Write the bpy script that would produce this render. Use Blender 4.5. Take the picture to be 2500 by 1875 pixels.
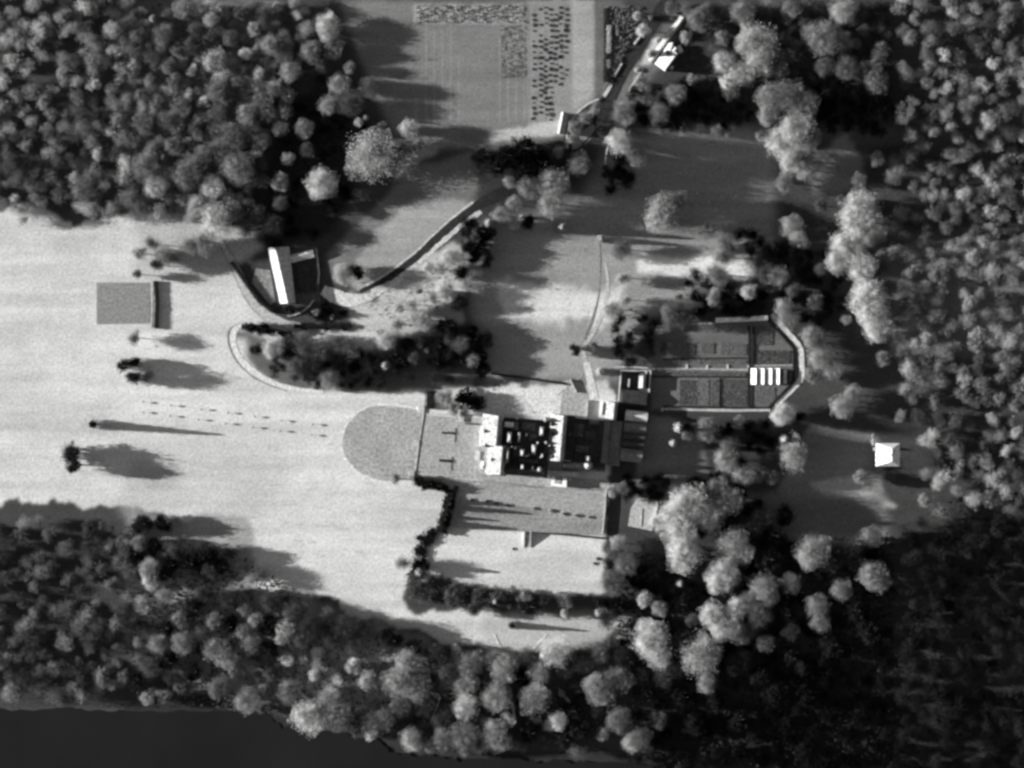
import bpy, math, random
import numpy as np
from mathutils import Vector, Matrix
R = math.radians
random.seed(7); rng = np.random.default_rng(7)
for o in list(bpy.data.objects): bpy.data.objects.remove(o)
scene = bpy.context.scene

# ------------------------------------------------------------ camera, sky, sun, exposure
M = 0.3                                   # metres per photograph pixel on the ground
CAM_H = 2400.0
def P(sx, sy): return ((sx-1250)*M, (937.5-sy)*M)
cam = bpy.data.cameras.new('camera'); camo = bpy.data.objects.new('camera', cam)
scene.collection.objects.link(camo); scene.camera = camo
camo.location = (0, 0, CAM_H); camo.rotation_euler = (0, 0, 0)
cam.sensor_width = 36; cam.lens = 36*CAM_H/(2500*M)
cam.clip_start = 10; cam.clip_end = 30000
SUN_ELEV = 14.5; SUN_SLOPE = 0.085        # shadows run right and slightly down the picture
az = math.atan2(-SUN_SLOPE, 1.0)          # direction the light travels, in plan
d = Vector((math.cos(az)*math.cos(R(SUN_ELEV)), math.sin(az)*math.cos(R(SUN_ELEV)), -math.sin(R(SUN_ELEV))))
sun = bpy.data.lights.new('sun', 'SUN'); sun.energy = 5.0; sun.angle = R(0.55); sun.color = (1, 0.995, 0.985)
suno = bpy.data.objects.new('sun', sun); scene.collection.objects.link(suno)
suno.rotation_euler = d.to_track_quat('-Z', 'Y').to_euler(); suno.location = (-300, 0, 500)
w = bpy.data.worlds.new('World'); scene.world = w; w.use_nodes = True
nt = w.node_tree; nt.nodes.clear()
sky = nt.nodes.new('ShaderNodeTexSky'); sky.sky_type = 'NISHITA'; sky.sun_disc = False
sky.sun_elevation = R(SUN_ELEV); sky.sun_rotation = R(270) - az*0
bw = nt.nodes.new('ShaderNodeRGBToBW')    # black-and-white film
bg = nt.nodes.new('ShaderNodeBackground'); bg.inputs[1].default_value = 0.05
wo = nt.nodes.new('ShaderNodeOutputWorld')
nt.links.new(sky.outputs[0], bw.inputs[0]); nt.links.new(bw.outputs[0], bg.inputs[0]); nt.links.new(bg.outputs[0], wo.inputs[0])
scene.view_settings.view_transform = 'Standard'; scene.view_settings.look = 'None'
scene.view_settings.gamma = 1; scene.view_settings.exposure = 1.4
scene.render.engine = 'CYCLES'
try: scene.cycles.filter_width = 3.0
except Exception: pass
scene.render.resolution_x = 1024; scene.render.resolution_y = 768

# ------------------------------------------------------------ materials
def g3(v): return (v, v*1.004, v*1.002, 1)
MATS = {}
def mat(name, tone, var=0.25, scale=0.35, rough=0.9, stretch=(1, 1, 1), fine=0.28, bump=0.0, spec=0.2):
    if name in MATS: return MATS[name]
    m = bpy.data.materials.new(name); m.use_nodes = True; n = m.node_tree; b = n.nodes['Principled BSDF']
    tc = n.nodes.new('ShaderNodeTexCoord'); mp = n.nodes.new('ShaderNodeMapping'); mp.inputs['Scale'].default_value = stretch
    a = n.nodes.new('ShaderNodeTexNoise'); a.inputs['Scale'].default_value = scale; a.inputs['Detail'].default_value = 5
    f = n.nodes.new('ShaderNodeTexNoise'); f.inputs['Scale'].default_value = .5; f.inputs['Detail'].default_value = 2
    n.links.new(tc.outputs['Object'], mp.inputs[0]); n.links.new(mp.outputs[0], a.inputs[0]); n.links.new(tc.outputs['Object'], f.inputs[0])
    r1 = n.nodes.new('ShaderNodeMapRange'); r1.inputs[1].default_value = .3; r1.inputs[2].default_value = .7; r1.inputs[3].default_value = 1-var; r1.inputs[4].default_value = 1+var
    r2 = n.nodes.new('ShaderNodeMapRange'); r2.inputs[1].default_value = .3; r2.inputs[2].default_value = .7; r2.inputs[3].default_value = 1-fine; r2.inputs[4].default_value = 1+fine
    n.links.new(a.outputs[0], r1.inputs[0]); n.links.new(f.outputs[0], r2.inputs[0])
    mu = n.nodes.new('ShaderNodeMath'); mu.operation = 'MULTIPLY'; n.links.new(r1.outputs[0], mu.inputs[0]); n.links.new(r2.outputs[0], mu.inputs[1])
    mx = n.nodes.new('ShaderNodeVectorMath'); mx.operation = 'SCALE'; mx.inputs[0].default_value = g3(tone)[:3]
    n.links.new(mu.outputs[0], mx.inputs['Scale']); n.links.new(mx.outputs[0], b.inputs['Base Color'])
    b.inputs['Roughness'].default_value = rough; b.inputs['Specular IOR Level'].default_value = spec
    if bump:
        bp = n.nodes.new('ShaderNodeBump'); bp.inputs['Strength'].default_value = bump; bp.inputs['Distance'].default_value = .5
        n.links.new(f.outputs[0], bp.inputs['Height']); n.links.new(bp.outputs[0], b.inputs['Normal'])
    MATS[name] = m; return m
def leaf_mat():
    m = bpy.data.materials.new('foliage'); m.use_nodes = True; n = m.node_tree; n.nodes.clear()
    oi = n.nodes.new('ShaderNodeObjectInfo'); tc = n.nodes.new('ShaderNodeTexCoord')
    ns = n.nodes.new('ShaderNodeTexNoise'); ns.inputs['Scale'].default_value = 2.2; ns.inputs['Detail'].default_value = 3
    n.links.new(tc.outputs['Object'], ns.inputs[0])
    r = n.nodes.new('ShaderNodeMapRange'); r.inputs[1].default_value = .3; r.inputs[2].default_value = .7; r.inputs[3].default_value = .6; r.inputs[4].default_value = 1.4
    n.links.new(ns.outputs[0], r.inputs[0])
    mx = n.nodes.new('ShaderNodeVectorMath'); mx.operation = 'SCALE'
    n.links.new(oi.outputs['Color'], mx.inputs[0]); n.links.new(r.outputs[0], mx.inputs['Scale'])
    df = n.nodes.new('ShaderNodeBsdfDiffuse'); tr = n.nodes.new('ShaderNodeBsdfTranslucent'); ms = n.nodes.new('ShaderNodeMixShader'); ms.inputs[0].default_value = .5
    n.links.new(mx.outputs[0], df.inputs[0]); n.links.new(mx.outputs[0], tr.inputs[0])
    n.links.new(df.outputs[0], ms.inputs[1]); n.links.new(tr.outputs[0], ms.inputs[2])
    out = n.nodes.new('ShaderNodeOutputMaterial'); n.links.new(ms.outputs[0], out.inputs[0]); return m
LEAF = leaf_mat()
BARK = mat('bark', .09)
STONE = mat('pale_stone', .42, .1); SLATE = mat('roof_slate', .235, .3, .5, fine=.25); LEADROOF = mat('flat_roof_lead', .03, .4)
WHITE = mat('white_paint', .8, .05, fine=.05); GLASSW = mat('whitened_glass', .62, .1, .6, rough=.4, spec=.4); DARKWIN = mat('window_glass', .03, rough=.15, spec=.5)
TILE = mat('roof_tile', .30, .15); BRICK = mat('brick', .22, .15); GRAVEL = mat('gravel', .29, .12, .12, fine=.3)
PALEGRAVEL = mat('pale_gravel', .5, .14, .2); ASPHALT = mat('asphalt', .03, .2, .1, spec=0); SOIL = mat('soil', .12, .2)

# ------------------------------------------------------------ mesh helpers
def tag(o, label=None, cat=None, group=None, kind=None):
    if label: o['label'] = label
    if cat: o['category'] = cat
    if group: o['group'] = group
    if kind: o['kind'] = kind
    return o
def link(name, verts, faces, m, parent=None, smooth=False):
    me = bpy.data.meshes.new(name); me.from_pydata([tuple(v) for v in verts], [], faces); me.validate(); me.update()
    me.materials.append(m)
    if smooth: me.polygons.foreach_set('use_smooth', [True]*len(me.polygons))
    o = bpy.data.objects.new(name, me); scene.collection.objects.link(o)
    if parent: o.parent = parent
    return o
def thing(name, label, cat, loc, group=None):
    o = bpy.data.objects.new(name, None); o.empty_display_size = 1; scene.collection.objects.link(o); o.location = loc
    return tag(o, label, cat, group)
class MB:
    """collects solids (world coordinates minus an origin) into one mesh"""
    def __init__(s, origin=(0, 0, 0)): s.v = []; s.f = []; s.o = Vector(origin)
    def add(s, vs, fs):
        k = len(s.v); s.v += [Vector(v)-s.o for v in vs]; s.f += [tuple(i+k for i in f) for f in fs]; return s
    def prism(s, pts, z0, z1, top=None):
        n = len(pts); top = top or pts
        a = sum(pts[i][0]*pts[(i+1) % n][1]-pts[(i+1) % n][0]*pts[i][1] for i in range(n))
        if a < 0: pts = pts[::-1]; top = top[::-1]
        vs = [(x, y, z0) for x, y in pts]+[(x, y, z1) for x, y in top]
        fs = [tuple(range(n-1, -1, -1)), tuple(range(n, 2*n))]+[(i, (i+1) % n, n+(i+1) % n, n+i) for i in range(n)]
        return s.add(vs, fs)
    def cone(s, x, y, r, z0, z1, n=12, r1=0.0):
        pts = [(x+r*math.cos(2*math.pi*i/n), y+r*math.sin(2*math.pi*i/n)) for i in range(n)]
        top = [(x+r1*math.cos(2*math.pi*i/n), y+r1*math.sin(2*math.pi*i/n)) for i in range(n)] if r1 > 0 else None
        if top: return s.prism(pts, z0, z1, top)
        return s.add([(a, b, z0) for a, b in pts]+[(x, y, z1)], [tuple(range(n-1, -1, -1))]+[(i, (i+1) % n, n) for i in range(n)])
    def wall(s, pts, wd, z0, z1):
        """polyline wall of even thickness; z1 may be a list"""
        n = len(pts); L = []; Q = []
        for i in range(n):
            a = Vector(pts[max(0, i-1)]); b = Vector(pts[min(n-1, i+1)]); t = (b-a).normalized(); nn = Vector((-t.y, t.x))*wd/2
            L.append(Vector(pts[i])+nn); Q.append(Vector(pts[i])-nn)
        zz = z1 if isinstance(z1, list) else [z1]*n
        vs = []
        for i in range(n): vs += [(Q[i].x, Q[i].y, z0), (L[i].x, L[i].y, z0), (L[i].x, L[i].y, zz[i]), (Q[i].x, Q[i].y, zz[i])]
        fs = [(0, 1, 2, 3), (4*n-1, 4*n-2, 4*n-3, 4*n-4)]
        for i in range(n-1):
            k = 4*i
            fs += [(k, k+3, k+7, k+4), (k+1, k+5, k+6, k+2), (k+3, k+2, k+6, k+7), (k, k+4, k+5, k+1)]
        return s.add(vs, fs)
    def build(s, name, m, parent=None): return link(name, s.v, s.f, m, parent)
def rect(cx, cy, hu, hv, rot):
    """rectangle corners in world metres; centre and half sizes in photo pixels, rot clockwise on the picture, u to the right, v down"""
    c, n = math.cos(R(rot)), math.sin(R(rot)); out = []
    for a, b in ((-1, -1), (1, -1), (1, 1), (-1, 1)):
        u, v = a*hu, b*hv; out.append(P(cx+u*c-v*n, cy+u*n+v*c))
    return out
def roof_solid(mb, cx, cy, hu, hv, rot, z0, z1, axis='v', hip=0.0, off=0.0, top=0.0):
    """ridge roof. axis = direction of the ridge; hip = inset of its ends; off = ridge shift across; top = half width of a flat top"""
    c, n = math.cos(R(rot)), math.sin(R(rot))
    def q(u, v, z): x, y = P(cx+u*c-v*n, cy+u*n+v*c); return (x, y, z)
    t = max(top, .05)
    if axis == 'v': tp = [(off-t, -hv+hip), (off+t, -hv+hip), (off+t, hv-hip), (off-t, hv-hip)]
    else: tp = [(-hu+hip, off-t), (hu-hip, off-t), (hu-hip, off+t), (-hu+hip, off+t)]
    vs = [q(-hu, -hv, z0), q(hu, -hv, z0), q(hu, hv, z0), q(-hu, hv, z0)]+[q(u, v, z1) for u, v in tp]
    fs = [(0, 1, 2, 3), (7, 6, 5, 4), (0, 4, 5, 1), (1, 5, 6, 2), (2, 6, 7, 3), (3, 7, 4, 0)]
    return mb.add(vs, fs)
def windows(root, p0, p1, zs, n, m=DARKWIN, w_=1.3, h_=2.2):
    """window parts along a wall from p0 to p1 (world metres); the outside is on the right-hand side going p0 -> p1"""
    o = Vector(root.location); a = Vector(p0); b = Vector(p1); t = (b-a).normalized(); nn = Vector((t.y, -t.x))
    for z in zs:
        for i in range(n):
            c = a+(b-a)*((i+.5)/n)
            mb = MB(o); q = [c-t*w_/2-nn*.1, c+t*w_/2-nn*.1, c+t*w_/2+nn*.05, c-t*w_/2+nn*.05]
            mb.prism([(v.x, v.y) for v in q], z, z+h_)
            wi = mb.build('window', m, root)
            mb = MB(o); q = [c-t*(w_/2+.2)-nn*.05, c+t*(w_/2+.2)-nn*.05, c+t*(w_/2+.2)+nn*.2, c-t*(w_/2+.2)+nn*.2]
            mb.prism([(v.x, v.y) for v in q], z-.22, z-.003)
            mb.build('sill', STONE, wi)
def house(name, label, cx, cy, hu, hv, rot, zw, zr, axis='v', hip=6, off=0, wallm=BRICK, roofm=TILE, top=0, cat='house', eave=1.0, win=True, chim=()):
    x, y = P(cx, cy); root = thing(name, label, cat, (x, y, 0)); O = (x, y, 0)
    r = rect(cx, cy, hu, hv, rot)
    MB(O).prism(r, 0, zw).build('wall', wallm, root)
    ro = roof_solid(MB(O), cx, cy, hu+eave, hv+eave, rot, zw+.003, zr, axis, hip, off, top).build('roof', roofm, root)
    for (u, v) in chim:
        c, n = math.cos(R(rot)), math.sin(R(rot)); px, py = cx+u*c-v*n, cy+u*n+v*c
        MB(O).prism(rect(px, py, 1.6, 2.4, rot), zw+.5, zr+1.5).build('chimney', BRICK, ro)
    if win and zw > 2.5:
        nv = max(2, int(2*hv*M/4)); nu = max(2, int(2*hu*M/4)); zs = [1.0] if zw < 6 else [1.0, 4.4]
        hh = min(1.7, zw-1.3)
        windows(root, r[0], r[3], zs, nv, h_=hh); windows(root, r[2], r[1], zs, nv, h_=hh); windows(root, r[3], r[2], zs, nu, h_=hh)
    return root
def struct(o): o['kind'] = 'structure'; return o
def sheet(name, pts, z, m, thick=0):
    ps = [P(*p) for p in pts]; a = sum(ps[i][0]*ps[(i+1) % len(ps)][1]-ps[(i+1) % len(ps)][0]*ps[i][1] for i in range(len(ps)))
    if a < 0: ps = ps[::-1]
    return struct(link(name, [(x, y, z) for x, y in ps], [tuple(range(len(ps)))], m))
def spline(pts, n=8):
    out = []
    for i in range(len(pts)-1):
        p0 = pts[max(0, i-1)]; p1 = pts[i]; p2 = pts[i+1]; p3 = pts[min(len(pts)-1, i+2)]
        for k in range(n):
            t = k/n
            out.append(tuple(.5*((2*p1[j])+(-p0[j]+p2[j])*t+(2*p0[j]-5*p1[j]+4*p2[j]-p3[j])*t*t+(-p0[j]+3*p1[j]-3*p2[j]+p3[j])*t**3) for j in range(len(p1))))
    out.append(tuple(pts[-1])); return out
def strip(name, pts, z, m, jag=0.0):
    """pts: (sx, sy, width in photo pixels)"""
    pts = spline([tuple(map(float, p)) for p in pts]); vs = []; fs = []; n = len(pts); rr = random.Random(len(name)+n)
    for i in range(n):
        a = Vector(pts[max(0, i-1)][:2]); b = Vector(pts[min(n-1, i+1)][:2]); t = (b-a).normalized(); nn = Vector((-t.y, t.x))
        wl = pts[i][2]/2*(1+rr.uniform(-jag, jag)); wr = pts[i][2]/2*(1+rr.uniform(-jag, jag)); c = Vector(pts[i][:2])
        for q in (c+nn*wl, c-nn*wr): x, y = P(q.x, q.y); vs.append((x, y, z+float(heights(q.x, q.y))))
    for i in range(n-1): fs.append((2*i, 2*i+2, 2*i+3, 2*i+1))
    o = link(name, vs, fs, m)
    if o.data.polygons[0].normal.z < 0: o.data.flip_normals()
    return struct(o)

# ------------------------------------------------------------ the ground: one sheet, with tones for what grows on it and some painted shade and sun
def vnoise(shape, cell, seed, octaves=3):
    r = np.random.default_rng(seed); H, W = shape; out = np.zeros(shape); amp = 1; tot = 0
    for o in range(octaves):
        cy, cx = (cell if isinstance(cell, tuple) else (cell, cell)); cy = max(1.5, cy/2**o); cx = max(1.5, cx/2**o)
        gh, gw = int(H/cy)+3, int(W/cx)+3; g = r.random((gh, gw))
        yy = np.arange(H)/cy; xx = np.arange(W)/cx; y0 = yy.astype(int); x0 = xx.astype(int)
        fy = (yy-y0)[:, None]; fx = (xx-x0)[None, :]; fy = fy*fy*(3-2*fy); fx = fx*fx*(3-2*fx)
        a = g[np.ix_(y0, x0)]; b = g[np.ix_(y0, x0+1)]; c = g[np.ix_(y0+1, x0)]; e = g[np.ix_(y0+1, x0+1)]
        out += amp*((a*(1-fx)+b*fx)*(1-fy)+(c*(1-fx)+e*fx)*fy); tot += amp; amp *= .55
    return out/tot*2-1
STEP = 4.0                                # photo pixels per cell (1.2 m)
gx = np.arange(-300, 2801, STEP); gy = np.arange(-300, 2201, STEP)
W_, H_ = len(gx), len(gy); GX, GY = np.meshgrid(gx, gy)
nx = vnoise((H_, W_), 9, 1)*9+vnoise((H_, W_), 3, 5)*4; ny = vnoise((H_, W_), 9, 2)*9+vnoise((H_, W_), 3, 6)*4
def inside(poly, X, Y):
    c = np.zeros(X.shape, bool); n = len(poly)
    for i in range(n):
        x0, y0 = poly[i]; x1, y1 = poly[(i+1) % n]
        if y0 == y1: continue
        cond = ((y0 > Y) != (y1 > Y)) & (X < (x1-x0)*(Y-y0)/(y1-y0)+x0); c ^= cond
    return c
def blur(a, k):
    if k < 1: return a
    w1 = np.exp(-np.linspace(-2, 2, 2*k+1)**2); w1 /= w1.sum()
    p = np.pad(a, k, mode='edge'); t = sum(w1[i]*p[:, i:i+a.shape[1]] for i in range(2*k+1))
    return sum(w1[i]*t[i:i+a.shape[0], :] for i in range(2*k+1))
tone = np.full((H_, W_), .05)
def zone(poly, val, soft=2, rag=1.0, mix=1.0):
    global tone
    m_ = blur(inside(poly, GX+nx*rag, GY+ny*rag).astype(float), soft)*mix
    tone = tone*(1-m_)+val*m_
LAWN = [(-400, 470), (-100, 540), (60, 500), (190, 548), (318, 518), (420, 530), (480, 585), (540, 620), (600, 720), (700, 790), (900, 800), (960, 850), (1060, 930), (1180, 950), (1480, 930), (1500, 1010), (1480, 1180), (1480, 1440), (1380, 1462), (1150, 1432), (1080, 1405), (985, 1440), (1000, 1490), (1230, 1500), (1250, 1590), (1080, 1560), (960, 1530), (860, 1500), (800, 1450), (600, 1432), (615, 1370), (560, 1290), (440, 1270), (318, 1235), (-400, 1215)]
zone([(300, 1250), (560, 1300), (800, 1480), (1050, 1570), (1000, 1760), (700, 1720), (318, 1640)], .24, 6, 3)
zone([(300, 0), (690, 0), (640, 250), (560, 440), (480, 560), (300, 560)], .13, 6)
zone([(650, 430), (700, 260), (790, 190), (900, 300), (930, 330), (880, 450), (800, 570), (650, 600)], .025, 6)  # shadow along the wood's right edge, painted into the tone
zone(LAWN, .50, 2, 1.8)
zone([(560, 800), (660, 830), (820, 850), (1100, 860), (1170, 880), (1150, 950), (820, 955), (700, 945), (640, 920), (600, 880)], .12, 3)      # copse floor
zone([(330, 800), (600, 830), (600, 930), (330, 920)], .54, 5)
zone([(330, 520), (520, 560), (560, 640), (500, 690), (330, 680)], .38, 8, 2)
zone([(300, 1060), (520, 1080), (720, 1130), (640, 1240), (300, 1240)], .42, 10, 3)
zone([(318, 1125), (430, 1130), (440, 1190), (318, 1200)], .32, 8, 2)  # soft grey tree shadow painted on the lawn
zone([(450, 1270), (590, 1250), (620, 1300), (600, 1380), (480, 1370)], .27, 4, 2)  # lawn shade beside the lower wood, painted as a darker tone
zone([(855, 715), (905, 735), (1010, 625), (1130, 590), (1125, 700), (1130, 790), (1000, 815), (860, 800)], .40, 3, 1.6)                     # rough grass below the drive
zone([(800, 620), (1010, 410), (1160, 365), (1165, 480), (1060, 560), (950, 650), (870, 700), (815, 690)], .15, 4, .8)  # tree shade over the upper triangle, put into the ground tone
zone([(855, 700), (880, 620), (960, 520), (1010, 488), (1130, 492), (1170, 500), (1060, 590), (960, 670), (890, 712)], .29, 3, 1.6)
zone([(990, 385), (1080, 335), (1090, 345), (1000, 420), (960, 450)], .24, 3, 1)
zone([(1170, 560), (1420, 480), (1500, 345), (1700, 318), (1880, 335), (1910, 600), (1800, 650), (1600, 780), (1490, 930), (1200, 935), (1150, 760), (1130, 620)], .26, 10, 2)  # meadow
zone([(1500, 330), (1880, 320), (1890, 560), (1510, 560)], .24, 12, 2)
zone([(1200, 690), (1520, 700), (1500, 790), (1230, 790)], .56, 4, 3)  # sunlit streaks of the meadow painted as lighter turf
zone([(1560, 620), (1840, 640), (1840, 676), (1560, 668)], .62, 3, 1.2)  # streak of sun between long shadows, painted pale
zone([(830, 0), (1455, 0), (1452, 235), (1390, 330), (1290, 355), (1060, 362), (960, 330), (900, 200)], .155, 5, .5)                          # ploughed field
zone([(1285, 0), (1455, 0), (1452, 235), (1390, 330), (1290, 330)], .21, 2, .2)
zone([(1395, 0), (1450, 0), (1450, 225), (1400, 270)], .29, 2, .2)
zone([(1010, 12), (1280, 12), (1280, 57), (1010, 57)], .30, 2, .3)
zone([(1225, 60), (1283, 60), (1283, 160), (1225, 160)], .19, 1, .1)
zone([(1190, 325), (1370, 290), (1380, 328), (1200, 345)], .40, 2, .5)
zone([(1010, 240), (1020, 240), (1020, 350), (1010, 350)], .18, 1, .1)
for x in (1127, 1220, 1283): zone([(x-1.5, 15), (x+1.5, 15), (x+1.5, 310), (x-1.5, 310)], .16, 0, .0, .6)
for k in range(34):                                                                                                                        # drill rows of the field
    x = 1040+k*10+random.uniform(-2, 2); zone([(x, random.choice((15, 60, 150))), (x+3, 15), (x+3, 300), (x, 300)], .15 if k % 2 else .24, 0, .0, .4)
zone([(1460, 15), (1475, 15), (1475, 215), (1455, 230)], .15, 1, .1)
zone([(1375, 360), (1390, 300), (1480, 230), (1500, 250), (1430, 350), (1400, 365)], .22, 1, .5)
zone([(1455, 0), (1520, 0), (1520, 220), (1455, 240)], .11, 4, 1)
zone([(1490, 240), (1650, 30), (1700, 20), (1600, 180), (1520, 270)], .13, 4, 1.5)
zone([(1560, 160), (1590, 100), (1612, 88), (1600, 130), (1585, 160)], .42, 2, .8)
zone([(1580, 800), (1875, 775), (1950, 845), (1950, 930), (1890, 995), (1590, 1000)], .12, 2, .1)                                            # kitchen garden
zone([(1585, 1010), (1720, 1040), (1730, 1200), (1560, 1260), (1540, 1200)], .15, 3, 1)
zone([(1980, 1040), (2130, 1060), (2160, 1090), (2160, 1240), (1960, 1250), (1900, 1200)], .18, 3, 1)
zone([(1980, 1180), (2090, 1160), (2120, 1200), (2170, 1220), (2200, 1240), (2050, 1250)], .38, 3, 1)
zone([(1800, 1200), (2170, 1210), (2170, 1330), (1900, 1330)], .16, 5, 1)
zone([(685, 1590), (900, 1610), (930, 1650), (900, 1720), (780, 1730), (700, 1650)], .5, 4, 2.5)
zone([(1180, 1500), (1550, 1500), (1600, 1540), (1500, 1570), (1330, 1580), (1250, 1630), (1180, 1600)], .38, 7, 1.5)
zone([(400, 520), (600, 560), (640, 620), (560, 660), (480, 640)], .36, 4, 2)
zone([(1990, 380), (2080, 330), (2130, 430), (2050, 480), (1980, 460)], .18, 4, 2)
zone([(2170, 560), (2800, 560), (2800, 900), (2170, 860)], .12, 6, 2)
GRASS = tone > .3
zone([(300, 1700), (560, 1690), (700, 1760), (960, 1815), (1240, 1830), (1500, 1835), (1750, 1720), (2800, 1660), (2800, 2200), (300, 2200)], .03, 4, 1)
tone *= 1+.10*vnoise((H_, W_), (14, 34), 11)+.07*vnoise((H_, W_), (4, 16), 12, 2)+.06*rng.standard_normal((H_, W_))*0.8
tone *= 1+.05*vnoise((H_, W_), 70, 14, 2)+.2*vnoise((H_, W_), (6, 90), 15, 3)+.10*vnoise((H_, W_), (30, 40), 16, 2)
for (x, y, l) in [(560, 1128, 40), (620, 1135, 34), (505, 1160, 30), (595, 1172, 34), (672, 1183, 30), (750, 1193, 30), (830, 1206, 34), (615, 1220, 50), (705, 1228, 40), (790, 1240, 44), (870, 1250, 40), (625, 1262, 24), (695, 1272, 26), (735, 1277, 24), (785, 1284, 28), (835, 1291, 40), (735, 1320, 26), (768, 1323, 24), (880, 1345, 26), (720, 1360, 30), (905, 1180, 26), (672, 1097, 20), (812, 1082, 20)]:
    zone([(x-l/2, y-1), (x+l/2, y+2), (x+l/2, y+5), (x-l/2, y+2)], .36, 1, .5, .8)                                                         # faint darker dashes in the turf
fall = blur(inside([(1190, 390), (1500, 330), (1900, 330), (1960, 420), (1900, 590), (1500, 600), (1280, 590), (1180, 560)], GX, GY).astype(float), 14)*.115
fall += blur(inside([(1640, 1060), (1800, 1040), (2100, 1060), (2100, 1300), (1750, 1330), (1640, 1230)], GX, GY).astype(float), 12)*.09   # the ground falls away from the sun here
HM = -np.cumsum(fall, axis=1)*STEP*M
HM -= .04*np.clip(GY-1560, 0, 400)*M
def heights(X, Y):
    X = np.clip(np.asarray(X, float), gx[0], gx[-1]-1); Y = np.clip(np.asarray(Y, float), gy[0], gy[-1]-1)
    fx = (X-gx[0])/STEP; fy = (Y-gy[0])/STEP; a = fx.astype(int); b = fy.astype(int); fx = fx-a; fy = fy-b
    return (HM[b, a]*(1-fx)+HM[b, a+1]*fx)*(1-fy)+(HM[b+1, a]*(1-fx)+HM[b+1, a+1]*fx)*fy
# far edge columns carry the same sheet to the horizon
ex = np.concatenate(([-40000, -4000], gx, [6500, 42000])); ey = np.concatenate(([-40000, -4000], gy, [6500, 42000]))
TP = np.pad(np.pad(tone, 1, mode='constant', constant_values=.1), 1, mode='constant', constant_values=.1)
XX, YY = np.meshgrid(ex, ey); wx = (XX-1250)*M; wy = (937.5-YY)*M
ZZ = heights(XX, YY)+.12*vnoise(XX.shape, 12, 31)*(np.abs(XX-1250) < 1500)
flat = blur(inside([(980, 940), (1620, 900), (1900, 760), (1990, 850), (1990, 1010), (1620, 1030), (1620, 1330), (1000, 1320)], XX, YY).astype(float), 2)
ZZ = ZZ*(1-flat)-.02
nvx, nvy = len(ex), len(ey)
verts = np.stack([wx.ravel(), wy.ravel(), ZZ.ravel()], 1)
idx = np.arange(nvx*nvy).reshape(nvy, nvx)
quads = np.stack([idx[1:, :-1].ravel(), idx[1:, 1:].ravel(), idx[:-1, 1:].ravel(), idx[:-1, :-1].ravel()], 1)
def np_mesh(name, verts, quads):
    me = bpy.data.meshes.new(name); nf, k = quads.shape
    me.vertices.add(len(verts)); me.vertices.foreach_set('co', verts.astype(np.float32).ravel())
    me.loops.add(nf*k); me.loops.foreach_set('vertex_index', quads.astype(np.int32).ravel())
    me.polygons.add(nf); me.polygons.foreach_set('loop_start', np.arange(0, nf*k, k, dtype=np.int32))
    me.update(calc_edges=True); return me
gm = np_mesh('ground', verts, quads)
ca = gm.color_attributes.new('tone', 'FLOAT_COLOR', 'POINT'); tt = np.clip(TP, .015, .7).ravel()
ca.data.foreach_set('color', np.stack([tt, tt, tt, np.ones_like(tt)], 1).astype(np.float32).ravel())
gmat = bpy.data.materials.new('turf_and_soil'); gmat.use_nodes = True; n = gmat.node_tree; b = n.nodes['Principled BSDF']
at = n.nodes.new('ShaderNodeAttribute'); at.attribute_name = 'tone'; tc = n.nodes.new('ShaderNodeTexCoord')
f1 = n.nodes.new('ShaderNodeTexNoise'); f1.inputs['Scale'].default_value = .6; f1.inputs['Detail'].default_value = 4
n.links.new(tc.outputs['Object'], f1.inputs[0])
r1 = n.nodes.new('ShaderNodeMapRange'); r1.inputs[1].default_value = .3; r1.inputs[2].default_value = .7; r1.inputs[3].default_value = .80; r1.inputs[4].default_value = 1.20
n.links.new(f1.outputs[0], r1.inputs[0]); sc_ = n.nodes.new('ShaderNodeVectorMath'); sc_.operation = 'SCALE'
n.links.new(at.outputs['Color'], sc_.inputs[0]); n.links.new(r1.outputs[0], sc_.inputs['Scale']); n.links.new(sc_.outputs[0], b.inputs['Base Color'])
b.inputs['Roughness'].default_value = 1; b.inputs['Specular IOR Level'].default_value = .0
gm.materials.append(gmat); gm.polygons.foreach_set('use_smooth', [True]*len(gm.polygons))
ground = bpy.data.objects.new('ground', gm); scene.collection.objects.link(ground); struct(ground)
def gz(sx, sy): return float(heights(np.array(sx, float), np.array(sy, float)))

# water
wm = mat('river_water', .012, .15, .02, rough=.3, spec=.15, fine=.05, bump=.08)
shore = [(-300, 1690), (150, 1700), (320, 1712), (430, 1722), (560, 1712), (640, 1732), (690, 1775), (770, 1792), (905, 1798), (960, 1840), (1060, 1848), (1150, 1856), (1240, 1850), (1300, 1862), (1420, 1860), (1600, 1872), (1680, 1885), (1760, 1900), (1880, 1905), (2050, 1920), (2300, 1930), (2800, 1940), (9000, 1950), (9000, 9000), (-9000, 9000), (-9000, 1700)]
zt = gz(500, 1712)
sh = spline([(float(a), float(b_)) for a, b_ in shore[:22]], 6)
rs = random.Random(3)
sh = [(a+rs.uniform(-6, 6), b_+rs.uniform(-9, 9)) for a, b_ in sh]+[tuple(map(float, p)) for p in shore[22:]]
sheet('water', sh, -2.1, wm)
river = bpy.data.objects['water']
for v in river.data.vertices: pass

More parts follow.
